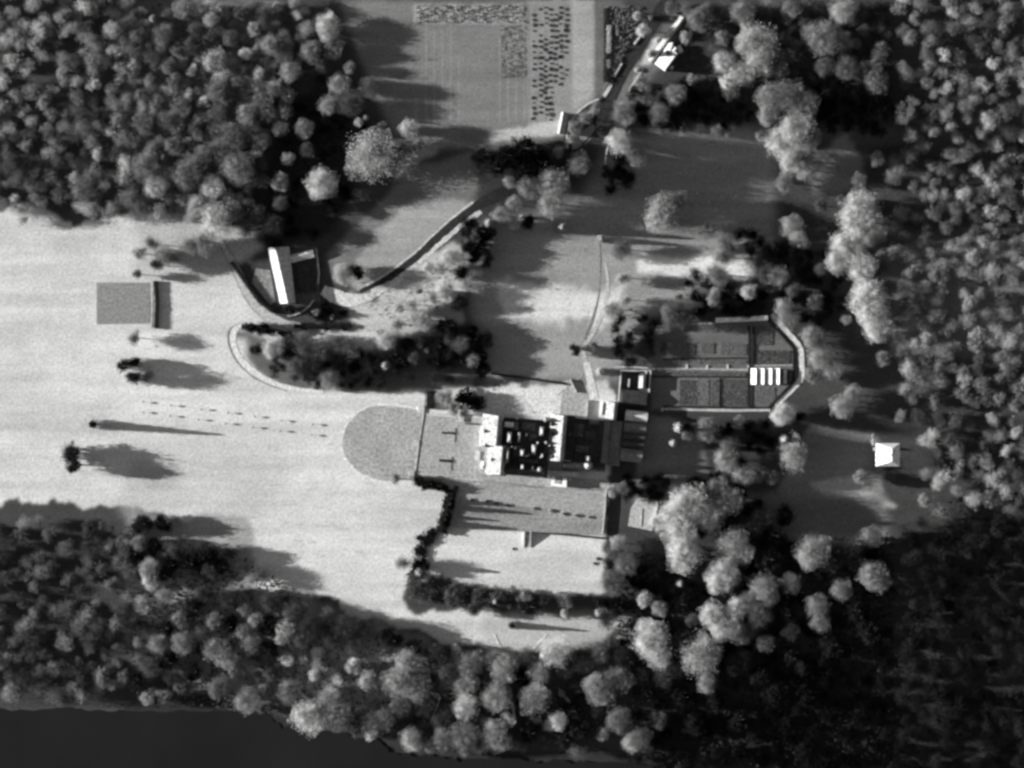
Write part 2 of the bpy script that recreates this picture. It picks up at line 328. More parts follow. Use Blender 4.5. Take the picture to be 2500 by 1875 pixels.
# ------------------------------------------------------------ roads, paths, courts
DRIVE = [(878, 712, 7), (898, 703, 13), (930, 689, 17), (964, 668, 19), (1020, 625, 19), (1063, 585, 21), (1107, 546, 22), (1163, 503, 23), (1210, 478, 26), (1300, 436, 28), (1380, 384, 28), (1420, 335, 30), (1468, 280, 34), (1510, 190, 34), (1565, 100, 34), (1612, 28, 32), (1680, -70, 30)]
strip('road', DRIVE, .108, ASPHALT, .05)
DN = (.66, .75)
strip('verge', [(x-DN[0]*(w_/2+1.5), y-DN[1]*(w_/2+1.5), 4.5) for x, y, w_ in DRIVE[1:8]], .114, mat('verge_turf', .45, .2), .3)
strip('verge', [(x+DN[0]*(w_/2+5), y+DN[1]*(w_/2+5), 11) for x, y, w_ in DRIVE[1:8]], .112, mat('verge_turf', .45), .3)
strip('path', [(540, 590, 10), (575, 655, 18), (613, 728, 24), (660, 775, 26), (720, 798, 22), (800, 806, 16), (900, 803, 12), (960, 795, 8)], .104, mat('worn_gravel', .38, .1), .15)
for q in (-1, 1): strip('path_edge', [(x+q*w_*.5*.85, y-q*w_*.5*.5, 2.4) for x, y, w_ in [(540, 590, 14), (575, 655, 20), (613, 728, 26), (660, 775, 28), (720, 800, 24)]], .118, mat('drive_edge', .22, .3), .5)
strip('path_edge', [(586, 790, 2.5), (560, 804, 2.5), (558, 838, 3), (580, 885, 3), (630, 928, 3), (700, 955, 2.5)], .119, mat('drive_edge', .22), .5)
strip('path', [(788, 708, 26), (815, 722, 34), (850, 732, 32), (890, 728, 22), (930, 712, 12), (985, 680, 8)], .108, PALEGRAVEL, .1)
strip('path', [(660, 795, 10), (610, 792, 14), (578, 800, 14), (570, 835, 14), (590, 880, 14), (640, 920, 13), (700, 945, 10), (790, 958, 8)], .116, mat('chalk_gravel', .56, .1), .2)
sheet('forecourt', [(1178, 1150), (1480, 1172), (1482, 1194), (1330, 1192), (1182, 1176)], .128, GRAVEL)
# semicircular lawn in front of the house
arc = [(1030, 1000)]+[(940+105*math.cos(R(a)), 1082+92*math.sin(R(a))) for a in range(-95, -271, -8)]+[(1012, 1172)]
sheet('forecourt_circle', arc, .12, mat('circle_turf', .29, .16, .05, fine=.34))
strip('path', [(1022, 998, 7), (960, 988, 6), (900, 992, 6), (850, 1030, 6), (832, 1085, 8), (850, 1130, 7), (895, 1165, 6), (960, 1182, 6)], .124, mat('chalk_gravel', .56), .25)
sheet('forecourt', [(1036, 1014), (1178, 1022), (1196, 1100), (1182, 1172), (1100, 1166), (1013, 1158)], .125, GRAVEL)
sheet('courtyard', [(1196, 942), (1436, 960), (1436, 1020), (1180, 1012)], .121, mat('court_gravel', .54, .08, .1))
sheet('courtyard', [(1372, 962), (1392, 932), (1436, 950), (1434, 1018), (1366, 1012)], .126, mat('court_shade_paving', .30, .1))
sheet('path', [(1424, 886), (1440, 884), (1462, 974), (1440, 978)], .130, PALEGRAVEL)
strip('path', [(1440, 900, 4), (1400, 935, 4), (1360, 965, 3)], .127, mat('old_soil', .25), .2)
strip('path', [(1478, 640, 7), (1484, 700, 8), (1472, 760, 9), (1450, 810, 9), (1425, 850, 10), (1432, 890, 10)], .104, mat('worn_gravel', .38), .2)
strip('path', [(1463, 560, 3), (1466, 640, 3), (1462, 720, 4), (1446, 780, 5), (1425, 830, 6)], .106, mat('old_soil2', .17), .2)
strip('path', [(1206, 1548, 5), (1218, 1575, 6), (1236, 1605, 5), (1262, 1628, 5)], .15, PALEGRAVEL, .2)
strip('path', [(1335, 1548, 5), (1312, 1572, 6), (1290, 1598, 5), (1262, 1628, 5)], .154, PALEGRAVEL, .2)
strip('path', [(1247, 1680, 6), (1252, 1720, 7), (1258, 1770, 5)], .15, PALEGRAVEL, .2)
strip('path', [(1365, 1680, 6), (1380, 1702, 7), (1398, 1722, 5)], .15, PALEGRAVEL, .2)
strip('path', [(690, 1630, 6), (705, 1655, 7), (730, 1688, 6), (752, 1710, 6)], .15, PALEGRAVEL, .2)
strip('path', [(1075, 1700, 4), (1065, 1730, 4), (1050, 1770, 3)], .15, PALEGRAVEL, .2)
sheet('playing_court', [(236, 690), (366, 690), (366, 790), (236, 792)], .11, mat('court_surface', .20, .08))
strip('path', [(372, 686, 5), (371, 740, 5), (369, 800, 5)], .112, mat('worn_gravel', .38), .1)

# ------------------------------------------------------------ foliage
def leaf_cloud(centres, normals, size, rg, flat=.5):
    n_ = len(centres); rn = rg.standard_normal((n_, 3)); nn = normals*flat+rn*(1-flat)*.8
    nn /= np.linalg.norm(nn, axis=1)[:, None]+1e-9
    a = np.cross(nn, rg.standard_normal((n_, 3))); a /= np.linalg.norm(a, axis=1)[:, None]+1e-9; b_ = np.cross(nn, a)
    s = size*(rg.random(n_)*.8+.6); a = a*s[:, None]; b_ = b_*(s*(rg.random(n_)*.5+.6))[:, None]
    v = np.stack([centres-a, centres-b_*.8+a*.1, centres+a, centres+b_], 1).reshape(-1, 3)
    q = np.arange(4*n_).reshape(n_, 4); return v, q
def crown_mesh(name, seed, kind):
    """unit crown: radius 1, height 1 (z 0..1)"""
    rg = np.random.default_rng(seed)
    if kind == 'conifer':
        C = []; Nn = []
        for L in range(11):
            z = .06+.9*L/11; rad = (1-z)**.85; nb = 11
            for k in range(nb):
                a = 2*math.pi*(k+rg.random()*.6)/nb+L; ln = rad*(.75+.4*rg.random())
                m_ = int(16*(rad+.25)); t = rg.random(m_)**.7*ln
                C.append(np.stack([np.cos(a)*t+rg.normal(0, .045, m_), np.sin(a)*t+rg.normal(0, .045, m_), z-.10*t+rg.normal(0, .02, m_)], 1))
                Nn.append(np.tile([math.cos(a)*.6, math.sin(a)*.6, .8], (m_, 1)))
        C = np.concatenate(C); Nn = np.concatenate(Nn); size = .075
    else:
        nb, N, size, sg, cl = {'broad': (5, 8200, .028, .245, .35), 'bare': (6, 8000, .025, .27, .25), 'dense': (4, 6000, .038, .22, .4), 'shrub': (3, 1400, .075, .26, .3), 'giant': (7, 15000, .019, .25, .3)}[kind]
        la = rg.random()*6.28+np.arange(nb)*6.28/nb+rg.normal(0, .6, nb); ld = rg.uniform(.15, .55, nb); ld[0] *= .2
        lc = np.stack([np.cos(la)*ld, np.sin(la)*ld, rg.uniform(-.12, .18, nb)], 1); ls = sg*rg.uniform(.6, 1.15, nb)
        pr = ls**2/np.sum(ls**2); k = rg.choice(nb, N, p=pr); g = rg.standard_normal((N, 3))*np.array([1, 1, .8]); C = lc[k]+g*ls[k][:, None]
        nt_ = int(N*cl/40); tc_ = C[rg.integers(0, N, nt_)]; m_ = nt_*40; t_ = np.repeat(tc_, 40, 0)+rg.standard_normal((m_, 3))*.06      # denser tufts on the limbs
        C = np.concatenate([C[:N-m_], t_]); Nn = C/(np.linalg.norm(C, axis=1)[:, None]+1e-6)+np.array([0, 0, .4])
        C[:, :2] *= 1.3; rim = np.linalg.norm(C[:, :2], axis=1)*(1+.12*np.sin(np.arctan2(C[:, 1], C[:, 0])*5+seed)); ok_ = rim < 1.12; C = C[ok_]; Nn = Nn[ok_]; C[:, 2] = np.clip((C[:, 2]+.5)/1.35, 0.0, 1.15)
    v, q = leaf_cloud(C, Nn, size, rg, .35)
    me = np_mesh(name, v, q); me.materials.append(LEAF); return me
CR = {k: [crown_mesh('crown', 100*i+j, k) for j in range(c)] for i, (k, c) in enumerate({'broad': 9, 'bare': 9, 'dense': 5, 'conifer': 3, 'shrub': 4, 'giant': 5}.items())}
def trunk_mesh(seed):
    """unit trunk: z 0..1, radius about .03 with limbs"""
    rr = random.Random(seed); vs = []; fs = []
    def limb(p0, p1, r0, r1, n=6):
        k = len(vs); ax = (Vector(p1)-Vector(p0)).normalized(); u = ax.orthogonal().normalized(); w_ = ax.cross(u)
        for p, r in ((p0, r0), ((Vector(p0)+Vector(p1))/2, (r0+r1)/2*.95), (p1, r1)):
            for i in range(n):
                a = 2*math.pi*i/n; vs.append(tuple(Vector(p)+u*math.cos(a)*r+w_*math.sin(a)*r))
        for j in range(2):
            for i in range(n): fs.append((k+j*n+i, k+j*n+(i+1) % n, k+(j+1)*n+(i+1) % n, k+(j+1)*n+i))
        fs.append(tuple(k+2*n+i for i in range(n)))
    limb((0, 0, -.03), (.01, 0, .5), .032, .02); limb((.01, 0, .49), (0, .02, .93), .02, .005)
    for i in range(7):
        a = i*2.4+rr.random(); z = .3+.07*i; limb((0, 0, z), (math.cos(a)*.27, math.sin(a)*.27, z+.2), .012, .003, 5)
    me = bpy.data.meshes.new('trunk'); me.from_pydata(vs, [], fs); me.update(); me.materials.append(BARK); return me
TR = [trunk_mesh(s) for s in range(3)]
def s2l(c): return c/12.92 if c <= .04045 else ((c+.055)/1.055)**2.4
TONE_K = 1.5
ALL = []            # records for labels
WORDS = {'broad': ('broadleaf_tree', 'tree', 'rounded tree'), 'bare': ('open_crowned_tree', 'tree', 'feathery tree'), 'dense': ('evergreen_tree', 'tree', 'evergreen'),
         'conifer': ('conifer_tree', 'tree', 'conifer'), 'shrub': ('shrub', 'shrub', 'shrub'), 'giant': ('broadleaf_tree', 'tree', 'spreading tree')}
def tree(sx, sy, r, b, kind=None, h=None, label=None, group=None, traced=True, rx=1.0):
    """sx, sy: crown centre on the photo's ground grid; r in metres; b: how light the crown is"""
    if kind is None:
        kind = 'shrub' if r < 2.3 else ('dense' if b < .2 else ('conifer' if (r < 5 and b > .55 and random.random() < .6) else ('bare' if random.random() < .45 else 'broad')))
    if h is None:
        h = {'shrub': r*1.3, 'conifer': 8+r*2.6, 'dense': 6+r*1.5, 'broad': 8+r*1.5, 'bare': 8+r*1.5, 'giant': 24}[kind]
    x, y = P(sx, sy); zc = h*.75; k = (CAM_H-zc)/CAM_H; x *= k; y *= k       # the crown stands above its base
    z0 = gz(sx, sy); al = min(.62, TONE_K*s2l(b)+.006); rot = random.uniform(0, 6.28)
    if kind in ('broad', 'bare') and r > 7.4: kind = 'giant'
    nm, cat, wd = WORDS[kind]
    ch = {'shrub': 1.0, 'conifer': .9, 'dense': .95, 'broad': .75, 'bare': .72, 'giant': .8}[kind]
    me = random.choice(CR[kind]); col = (al, al, al, 1)
    if kind == 'shrub':
        o = bpy.data.objects.new(nm, me); scene.collection.objects.link(o); o.location = (x, y, z0); o.rotation_euler = (0, 0, rot)
        o.scale = (r*rx, r, h); o.color = col; root = o
    else:
        root = bpy.data.objects.new(nm, None); scene.collection.objects.link(root); root.location = (x, y, z0); root.empty_display_size = 1
        c = bpy.data.objects.new('crown', me); scene.collection.objects.link(c); c.parent = root; c.location = (0, 0, h*(1-ch)); c.rotation_euler = (0, 0, rot if rx == 1 else 0)
        c.scale = (r*rx, r, h*ch); c.color = col
        t = bpy.data.objects.new('trunk', random.choice(TR)); scene.collection.objects.link(t); t.parent = root; t.scale = (h*.75, h*.75, h*.92)
    root['category'] = cat
    if label: root['label'] = label
    if group: root['group'] = group
    if not label: ALL.append(dict(o=root, x=sx, y=sy, r=r, b=b, wd=wd))
    return root
TILES = {'A': (300, 0), 'B': (925, 0), 'C': (1550, 0), 'D': (300, 470), 'E': (925, 470), 'F': (1550, 470), 'G': (300, 940), 'H': (925, 940), 'I': (1550, 940), 'J': (300, 1405), 'K': (925, 1405), 'L': (1550, 1405)}
def S(t, cx, cy): return TILES[t][0]+cx/3.53, TILES[t][1]+cy/3.53
# crowns seen in the photograph: position in each twelfth of it, radius (12 = one metre), lightness in percent
TREES = {
'A': '250,155,45,60 500,80,70,50 620,80,60,50 760,150,65,60 1120,245,55,55 1280,380,80,50 790,510,90,60 1062,462,50,85 590,595,50,65 1170,640,50,60 1310,750,70,55 800,770,90,42 450,690,60,42 90,560,50,72 220,690,50,50 330,290,80,42 690,880,50,72 1060,970,80,55 370,1030,80,46 160,1060,80,42 940,1180,110,40 1100,1100,80,45 1360,1110,60,48 1560,1110,70,50 1160,1310,50,66 1420,1360,50,62 1590,1300,60,30 1000,1440,120,50 560,1480,120,46 700,1360,90,42 250,1290,60,45 350,1350,30,58 560,1215,35,58 180,1440,110,46 270,1600,90,60 760,1600,90,72 1360,1570,70,55 1710,1570,115,74 1765,900,75,52 1860,720,80,55 1955,580,45,50 2120,750,80,40 1960,890,90,34 2030,1050,35,95 2090,1005,25,88 1750,200,90,68 1770,270,75,62 1620,440,80,50 1800,440,70,45 1440,600,80,55 1880,370,40,55 1700,570,50,38 1380,500,60,38 900,850,60,42 1400,960,60,42 590,390,70,36 480,400,70,36 930,320,60,42 480,930,80,42 1200,880,80,42 820,980,80,42 640,1130,70,40 820,1290,80,42 430,1260,70,44 150,820,60,42 300,880,60,45 1250,1000,70,44 1180,1200,80,42 880,1340,80,44 130,300,60,42 380,560,60,42 700,1000,70,44 1000,700,60,42 1180,760,60,42 640,250,60,36 120,120,50,32 1010,110,60,34 1180,110,50,40 1330,50,40,50 420,1480,60,45 100,640,50,40 460,1090,60,44',
'B': '265,1110,75,66 2080,1220,100,86 1545,1310,45,48 1120,1570,45,52 1720,1400,90,48 1500,1570,120,58 1300,1610,90,48 2100,980,90,46 900,1330,80,8 1090,1330,110,7 1250,1270,120,7 1400,1400,100,8 1000,1450,90,8 1250,1450,100,8 1700,1090,55,46 1790,1010,55,46 1690,1190,45,46 1870,920,50,46 30,1100,50,34',
'C': '70,250,45,66 930,100,80,50 980,180,60,50 1350,70,60,45 1800,80,90,58 550,160,75,45 600,100,60,40 690,210,40,42 760,320,50,50 1060,350,130,60 1090,500,110,64 760,530,70,64 920,640,85,62 815,690,60,97 830,800,50,40 1130,620,40,58 1265,600,60,50 490,680,40,52 350,810,70,50 90,840,45,50 220,980,75,48 180,1060,30,55 1200,830,110,50 1320,820,110,50 1160,980,75,56 1450,900,100,45 1400,1080,120,62 1280,1200,110,68 1380,1350,90,72 1480,1430,80,74 1470,1180,110,58 1620,320,110,50 1780,360,80,45 1910,370,40,52 1540,290,80,48 2120,430,60,50 2080,540,60,45 1980,600,60,45 2100,700,80,45 1820,580,80,40 1650,560,70,40 420,1110,40,46 560,1120,40,48 700,1115,40,50 820,1130,40,52 1090,1160,40,56 1340,1550,70,46 2130,1350,50,62 1960,1530,50,46 30,1330,80,46 60,700,60,50 440,320,42,58 190,350,20,75 325,160,18,80 140,150,16,72 20,130,30,62 130,450,30,60 20,600,20,70',
'D': '160,130,60,38 640,120,80,58 800,230,130,66 950,150,80,52 1080,110,50,38 1350,90,60,34 340,520,80,60 130,520,70,58 430,570,60,34 250,440,60,34 280,620,60,26 700,420,100,50 560,450,80,50 1300,1330,88,64 1900,700,75,58 2000,680,70,14 1200,1180,60,10 1090,1160,50,10 1550,1300,85,40 1700,1380,80,35 1500,1500,80,35 1850,1300,90,40 1960,1350,70,48 1780,1600,80,48 2000,1500,80,12 1300,1530,60,28 1150,1340,60,18 1760,980,85,10 1700,1080,60,12 1900,1030,50,10 1660,1030,28,50 1800,1070,20,88 1560,1150,50,12 1740,1150,60,10 1890,1150,60,10 1440,1000,50,12 1430,1300,70,22 1620,1480,80,22 1880,1420,80,18 1430,1420,60,18 1580,1600,60,30 90,1250,60,40 110,1470,60,12 200,1590,60,25 1150,180,70,30 1300,290,80,22 1050,310,70,35 120,700,40,30 90,1600,60,14',
'E': '1160,100,60,52 1170,250,50,66 940,260,45,66 1230,210,20,75 820,380,40,50 1040,190,70,50 1480,80,105,58 640,560,95,60 580,840,80,62 830,730,60,42 800,450,80,8 900,480,90,6 880,330,60,8 960,340,60,6 1280,260,60,6 700,700,60,10 700,950,70,16 600,1150,90,10 770,1190,60,12 60,1260,80,62 400,1100,80,56 1580,290,45,58 1920,390,35,58 2110,730,60,56 2140,920,40,52 2090,480,80,34 2010,1000,80,58 700,1310,60,48 820,1440,55,50 300,1430,50,30 410,1360,25,48 285,1450,35,50 50,1490,45,62 890,1400,50,6 1860,1320,40,38 1900,1540,30,92 1700,1350,50,15 350,1300,40,30 500,1330,70,12 120,1390,70,12 230,1300,60,14 200,1480,60,14 480,1470,70,10 620,1400,70,12 620,1270,50,30 160,1130,60,50 320,1090,60,54 480,1020,50,50 460,900,45,50 280,960,50,56 170,1000,50,58 350,850,30,40 540,660,50,54 430,650,50,60',
'F': '260,150,120,56 230,220,100,60 350,60,80,46 640,275,30,72 1390,300,90,56 1420,420,70,56 2000,120,130,80 1930,230,110,84 1850,450,120,82 1760,580,90,76 1950,640,100,78 2100,360,80,56 2020,920,130,76 2100,1080,110,70 2080,1180,90,76 780,430,75,42 780,550,70,40 720,700,80,44 1230,720,72,60 1140,690,70,30 680,890,60,52 990,850,55,66 380,910,35,38 370,1030,100,34 290,1020,50,46 1290,1000,70,56 1310,1100,65,52 1530,1220,70,56 1550,1290,70,48 1600,1420,80,54 1700,1530,70,56 1540,1590,60,46 1600,660,40,46 1370,840,50,38 1560,940,60,38 1820,1090,35,58 2140,1430,50,46 2150,550,60,46 1640,90,50,30 1820,60,50,34',
'G': '150,1190,90,14 350,1200,80,12 130,1360,60,46 230,1590,80,54 400,1560,85,12 560,1540,100,10 700,1480,90,12 850,1570,80,12 600,1550,25,48 750,1590,60,30 80,1450,80,10 260,1380,60,14 480,1440,60,20 200,1480,60,16 660,1620,70,14 330,1640,70,14',
'H': '560,110,60,52 640,200,45,44 730,250,40,46 2010,910,45,56 2100,900,45,50 2080,1370,60,56 2040,1440,60,30 2120,1540,80,44 210,1540,50,38 340,1610,26,92 340,820,40,12 430,850,45,10 380,860,40,14 510,870,45,10 150,810,35,40',
'I': '470,1020,130,80 370,1240,125,88 340,1130,100,80 650,1150,100,64 430,1480,115,82 710,880,75,52 800,1000,100,56 860,1370,115,60 900,1450,90,60 1540,1430,115,56 2060,1330,80,44 790,640,80,56 820,530,75,42 1300,470,40,92 640,380,75,44 380,370,42,92 330,500,32,84 455,430,40,46 900,300,35,46 1290,240,75,72 1240,290,50,74 1800,180,85,54 1890,80,65,52 950,780,75,60 1960,800,50,50 760,1620,105,74 2050,1630,90,54 200,1180,55,66 1080,770,50,48 1200,800,45,46 1100,1150,90,20 1200,1300,90,14 1150,1500,100,16 1300,1120,80,12 1680,1500,90,22 1880,1450,80,20 1000,1250,80,22 450,380,50,8',
'J': '230,50,60,64 350,170,60,50 170,250,60,54 500,390,60,46 790,400,60,46 1150,370,60,50 1060,290,50,42 1400,450,65,68 1390,540,55,60 510,580,80,50 290,590,70,52 790,640,85,52 900,720,75,52 1100,600,75,46 1040,480,50,46 130,570,40,46 230,800,70,32 200,1060,45,54 340,1040,50,46 480,970,50,40 960,840,60,42 830,970,80,40 1060,1080,90,50 1240,1010,60,46 1430,1000,80,46 1600,1230,120,66 1840,1200,95,54 1780,1080,85,56 1190,1160,30,46 2130,1380,45,68 1400,720,50,80 1650,860,40,88 1990,790,55,95 2150,1280,80,46 640,650,60,16 1250,450,80,12 600,300,80,16 350,450,80,14 1250,650,80,14 380,750,80,12 600,830,70,12 1600,450,80,22 1750,420,70,24 1900,450,80,26 2050,470,80,22 2000,600,70,28 1800,540,70,26 1550,560,60,36 1450,300,60,36 1250,230,70,30 900,200,70,22 700,150,60,26 100,900,60,16 430,880,60,20 1100,780,50,30 1250,850,50,36 140,430,60,20 900,450,70,14 1850,900,40,80 1550,730,35,78 2100,900,60,60',
'K': '1000,230,22,88 1280,180,50,46 1300,270,80,12 820,300,45,26 1430,200,50,26 1600,325,30,76 1600,230,50,44 1910,310,40,62 1990,60,80,40 250,740,85,56 150,930,100,54 330,960,95,50 780,760,90,48 740,950,95,58 760,1150,90,72 1070,800,100,62 1000,1050,100,58 1100,1255,55,66 1530,680,105,66 1380,850,80,58 1350,1080,105,54 1540,1255,65,78 1920,980,110,50 2070,900,95,46 1900,700,70,46 980,1380,100,62 1050,1430,75,62 720,1390,100,46 560,1420,75,48 280,1420,80,60 440,1480,45,56 40,1260,80,50 1930,1370,50,52 2080,1250,90,44 2180,1450,70,60 1460,1300,40,44 860,1470,65,44 740,1500,45,46 1580,1020,26,60 990,720,65,52 100,560,80,12 300,620,70,16 500,680,70,22 620,820,80,30 560,960,70,32 880,900,60,24 900,720,50,16 1240,900,70,10 1300,700,70,30 1700,1000,80,14 1650,1180,80,14 1750,750,80,22 2100,700,80,20 550,1250,80,24 1250,1100,60,12 870,1230,60,24 1750,1350,80,14 1300,1370,80,12 1600,1420,70,14 180,1150,70,36 400,1150,70,26 2000,560,60,34 1900,250,60,12 2080,300,60,12',
'L': '750,50,95,78 390,75,32,72 90,200,55,64 220,280,55,56 890,280,75,88 680,350,95,78 780,440,100,72 900,500,75,62 140,560,130,82 200,700,90,74 560,700,140,60 620,930,70,58 1110,90,95,56 1160,180,65,56 1350,80,75,50 1580,280,85,50 1600,420,65,54 1780,130,75,50 2100,40,85,54 1130,600,60,44 1080,350,85,38 250,900,70,28 40,1400,80,44 200,1250,60,34 900,750,90,20 1000,230,75,46 500,400,50,36 1300,340,80,14 400,250,80,10 420,1050,80,10 1350,720,60,16 1450,800,60,16 1900,300,80,16 2000,500,90,12 1700,600,80,12 1100,850,80,12 700,1100,80,10 1200,1050,90,10 350,600,60,30 100,1000,80,16 900,1250,80,10 1500,1050,90,9 380,800,70,22 1350,500,60,22 60,900,70,22 500,1300,80,12 1000,480,60,34'}
for tl, s in TREES.items():
    for it in s.split():
        cx, cy, r, b = map(float, it.split(',')); sx, sy = S(tl, cx, cy)
        if sx < 312: continue
        lowd = tl == 'D' and b <= 15 and cy > 950 and cx > 1540
        tree(sx, sy, r/11.77*(.85 if lowd else 1.2 if tl in 'ABDEG' else 1.34), b/100, h=3.5 if lowd else None)
for (x, y, r, h, lb) in [(1021, 1441, 13, 9, 'largest and leftmost of the round dark trees below the sunken lawn'), (1112, 1458, 11, 9, 'second of the round dark trees below the sunken lawn, counted from left'), (1168, 1462, 8, 7, 'third of the round dark trees below the sunken lawn, counted from left'), (1222, 1462, 11, 9, 'fourth of the round dark trees below the sunken lawn, counted from left'), (1282, 1468, 9, 8, 'last of the round dark trees below the sunken lawn, counted from left')]:
    tree(x, y, r, .30, 'dense', h, lb, 'round dark trees below the sunken lawn')
tree(910, 379, 20, .58, 'giant', 27, 'largest round pale tree, standing alone at the black edge of the upper left wood')
tree(1938, 1112, 14.5, .62, 'giant', 21, 'tall oval grey tree alone on the shaded lawn right of the house', rx=.75)

# copse and wood fillers that keep the canopies closed
for (x, y, r, h, kd, lb) in [(1052, 1305, 6, 3, 'shrub', 'upper of the low dark shrubs curving round the sunken lawn'), (1036, 1322, 6.5, 3, 'shrub', 'second from top of the low dark shrubs curving round the sunken lawn'), (1026, 1348, 6.5, 3, 'shrub', 'middle one of the low dark shrubs curving round the sunken lawn'), (1020, 1376, 6.5, 3, 'shrub', 'second from bottom of the low dark shrubs curving round the sunken lawn'), (1016, 1400, 6, 3, 'shrub', 'lowest of the low dark shrubs curving round the sunken lawn'),
        (1140, 978, 9, 6, 'shrub', 'large spreading dark shrub between the forecourt corner and the bright court'), (1166, 990, 7, 6, 'shrub', 'dark shrub touching the bright court, right of the large spreading shrub'), (1098, 1224, 3, 15, 'conifer', 'topmost slender dark conifer rising from the thick hedge'), (1094, 1239, 3.6, 19, 'conifer', 'second slender dark conifer down the thick hedge'), (1088, 1262, 2.6, 13, 'conifer', 'third slender dark conifer down the thick hedge'), (1082, 1279, 4, 17, 'conifer', 'lowest slender dark conifer of the thick hedge'),
        (1038, 1384, 4.2, 15, 'conifer', 'slender dark conifer throwing a long shadow over the sunken lawn'), (1250, 1528, 3.2, 15, 'conifer', 'slender dark conifer throwing a thin shadow across the V of paths')]:
    tree(x, y, r, .1, kd, h, lb)
PTS = [(a['x'], a['y'], a['r']/M) for a in ALL]
def mass_mat():
    m = LEAF.copy(); m.name = 'canopy_foliage'; n = m.node_tree
    oi = [k for k in n.nodes if k.type == 'OBJECT_INFO'][0]; at = n.nodes.new('ShaderNodeAttribute'); at.attribute_name = 'tone'
    mx = [k for k in n.nodes if k.type == 'VECT_MATH'][0]; n.links.new(at.outputs['Color'], mx.inputs[0]); return m
MASS = mass_mat()
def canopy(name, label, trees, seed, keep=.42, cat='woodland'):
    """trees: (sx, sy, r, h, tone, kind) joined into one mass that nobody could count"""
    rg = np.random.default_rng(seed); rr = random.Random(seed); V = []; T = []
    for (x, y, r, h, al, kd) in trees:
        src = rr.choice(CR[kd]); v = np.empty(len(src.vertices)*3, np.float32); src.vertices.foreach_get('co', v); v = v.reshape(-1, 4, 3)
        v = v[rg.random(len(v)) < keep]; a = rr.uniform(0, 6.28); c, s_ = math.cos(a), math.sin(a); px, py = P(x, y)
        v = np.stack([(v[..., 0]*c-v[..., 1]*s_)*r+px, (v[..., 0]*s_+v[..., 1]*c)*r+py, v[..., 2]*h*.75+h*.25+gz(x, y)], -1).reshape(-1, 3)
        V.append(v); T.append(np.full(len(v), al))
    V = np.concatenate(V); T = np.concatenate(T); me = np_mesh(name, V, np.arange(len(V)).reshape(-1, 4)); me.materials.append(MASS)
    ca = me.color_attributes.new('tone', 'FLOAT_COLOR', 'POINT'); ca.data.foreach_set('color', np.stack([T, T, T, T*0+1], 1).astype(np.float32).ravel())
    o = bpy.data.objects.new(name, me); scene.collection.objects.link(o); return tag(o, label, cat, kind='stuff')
def fill(poly, spacing, rlo, rhi, blo, bhi, label, group, seed, kinds=('broad', 'bare', 'broad'), tight=.55, cap=999, hm=.95):
    rr = random.Random(seed); xs = [p[0] for p in poly]; ys = [p[1] for p in poly]; L = []
    for _ in range(6000):
        x = rr.uniform(min(xs), max(xs)); y = rr.uniform(min(ys), max(ys))
        if not inside(poly, np.array([x]), np.array([y]))[0]: continue
        r = rr.uniform(rlo, rhi)
        if any((x-q[0])**2+(y-q[1])**2 < (tight*(q[2]+r/M))**2 for q in PTS): continue
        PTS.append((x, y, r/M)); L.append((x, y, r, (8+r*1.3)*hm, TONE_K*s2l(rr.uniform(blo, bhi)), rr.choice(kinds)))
        if len(L) >= cap: break
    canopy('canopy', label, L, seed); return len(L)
cnt = []
cnt.append(fill([(318, 10), (770, 10), (760, 120), (700, 250), (660, 420), (600, 520), (500, 560), (420, 540), (318, 520)], 0, 3.2, 7.5, .34, .66, 'grey closed canopy between the picked-out crowns of the upper left wood', '', 11, tight=.6, cap=110))
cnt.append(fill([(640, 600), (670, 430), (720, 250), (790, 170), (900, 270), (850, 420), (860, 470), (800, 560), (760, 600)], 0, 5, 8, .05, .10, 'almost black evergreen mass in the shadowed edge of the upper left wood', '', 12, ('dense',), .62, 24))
cnt.append(fill([(640, 840), (1010, 850), (1150, 870), (1100, 920), (820, 945), (700, 930)], 0, 4, 6, .08, .2, 'dark closed canopy of the copse above the lawn', '', 13, ('dense', 'broad'), .6, 26))
cnt.append(fill([(1660, 210), (1800, 230), (1840, 290), (1750, 330), (1560, 300), (1540, 220)], 0, 5, 8, .04, .09, 'almost black evergreen mass below the roadside cottage', '', 14, ('dense',), .6, 22))
cnt.append(fill([(1990, 190), (2167, 240), (2167, 330), (2040, 320), (1980, 260)], 0, 6, 9, .04, .08, 'almost black evergreen mass in the hollow at the upper right edge', '', 15, ('dense',), .6, 16))
cnt.append(fill([(1900, 600), (2050, 620), (2060, 750), (1950, 800), (1880, 700)], 0, 5, 8, .04, .09, 'almost black evergreen mass above the kitchen garden', '', 16, ('dense',), .6, 18))
cnt.append(fill([(1600, 10), (2167, 10), (2167, 200), (1900, 200), (1700, 120)], 0, 3.5, 8, .22, .46, 'mid grey closed canopy of the upper right wood', '', 17, tight=.62, cap=50, hm=.75))
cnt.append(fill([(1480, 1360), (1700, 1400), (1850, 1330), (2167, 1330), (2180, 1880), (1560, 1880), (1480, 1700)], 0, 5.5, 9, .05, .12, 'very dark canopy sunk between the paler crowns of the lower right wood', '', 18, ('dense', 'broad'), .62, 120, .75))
cnt.append(fill([(318, 1300), (560, 1330), (800, 1490), (1000, 1570), (1460, 1600), (1460, 1840), (1000, 1830), (700, 1760), (560, 1700), (318, 1700)], 0, 3.2, 7.5, .2, .56, 'grey closed canopy of the riverside wood along the bottom', '', 19, tight=.66, cap=52))
cnt.append(fill([(1650, 1020), (1960, 1020), (1960, 1100), (1820, 1180), (1740, 1100)], 0, 4.5, 7, .05, .1, 'almost black evergreen mass between the kitchen garden and the oval grey tree', '', 20, ('dense',), .6, 12, .55))
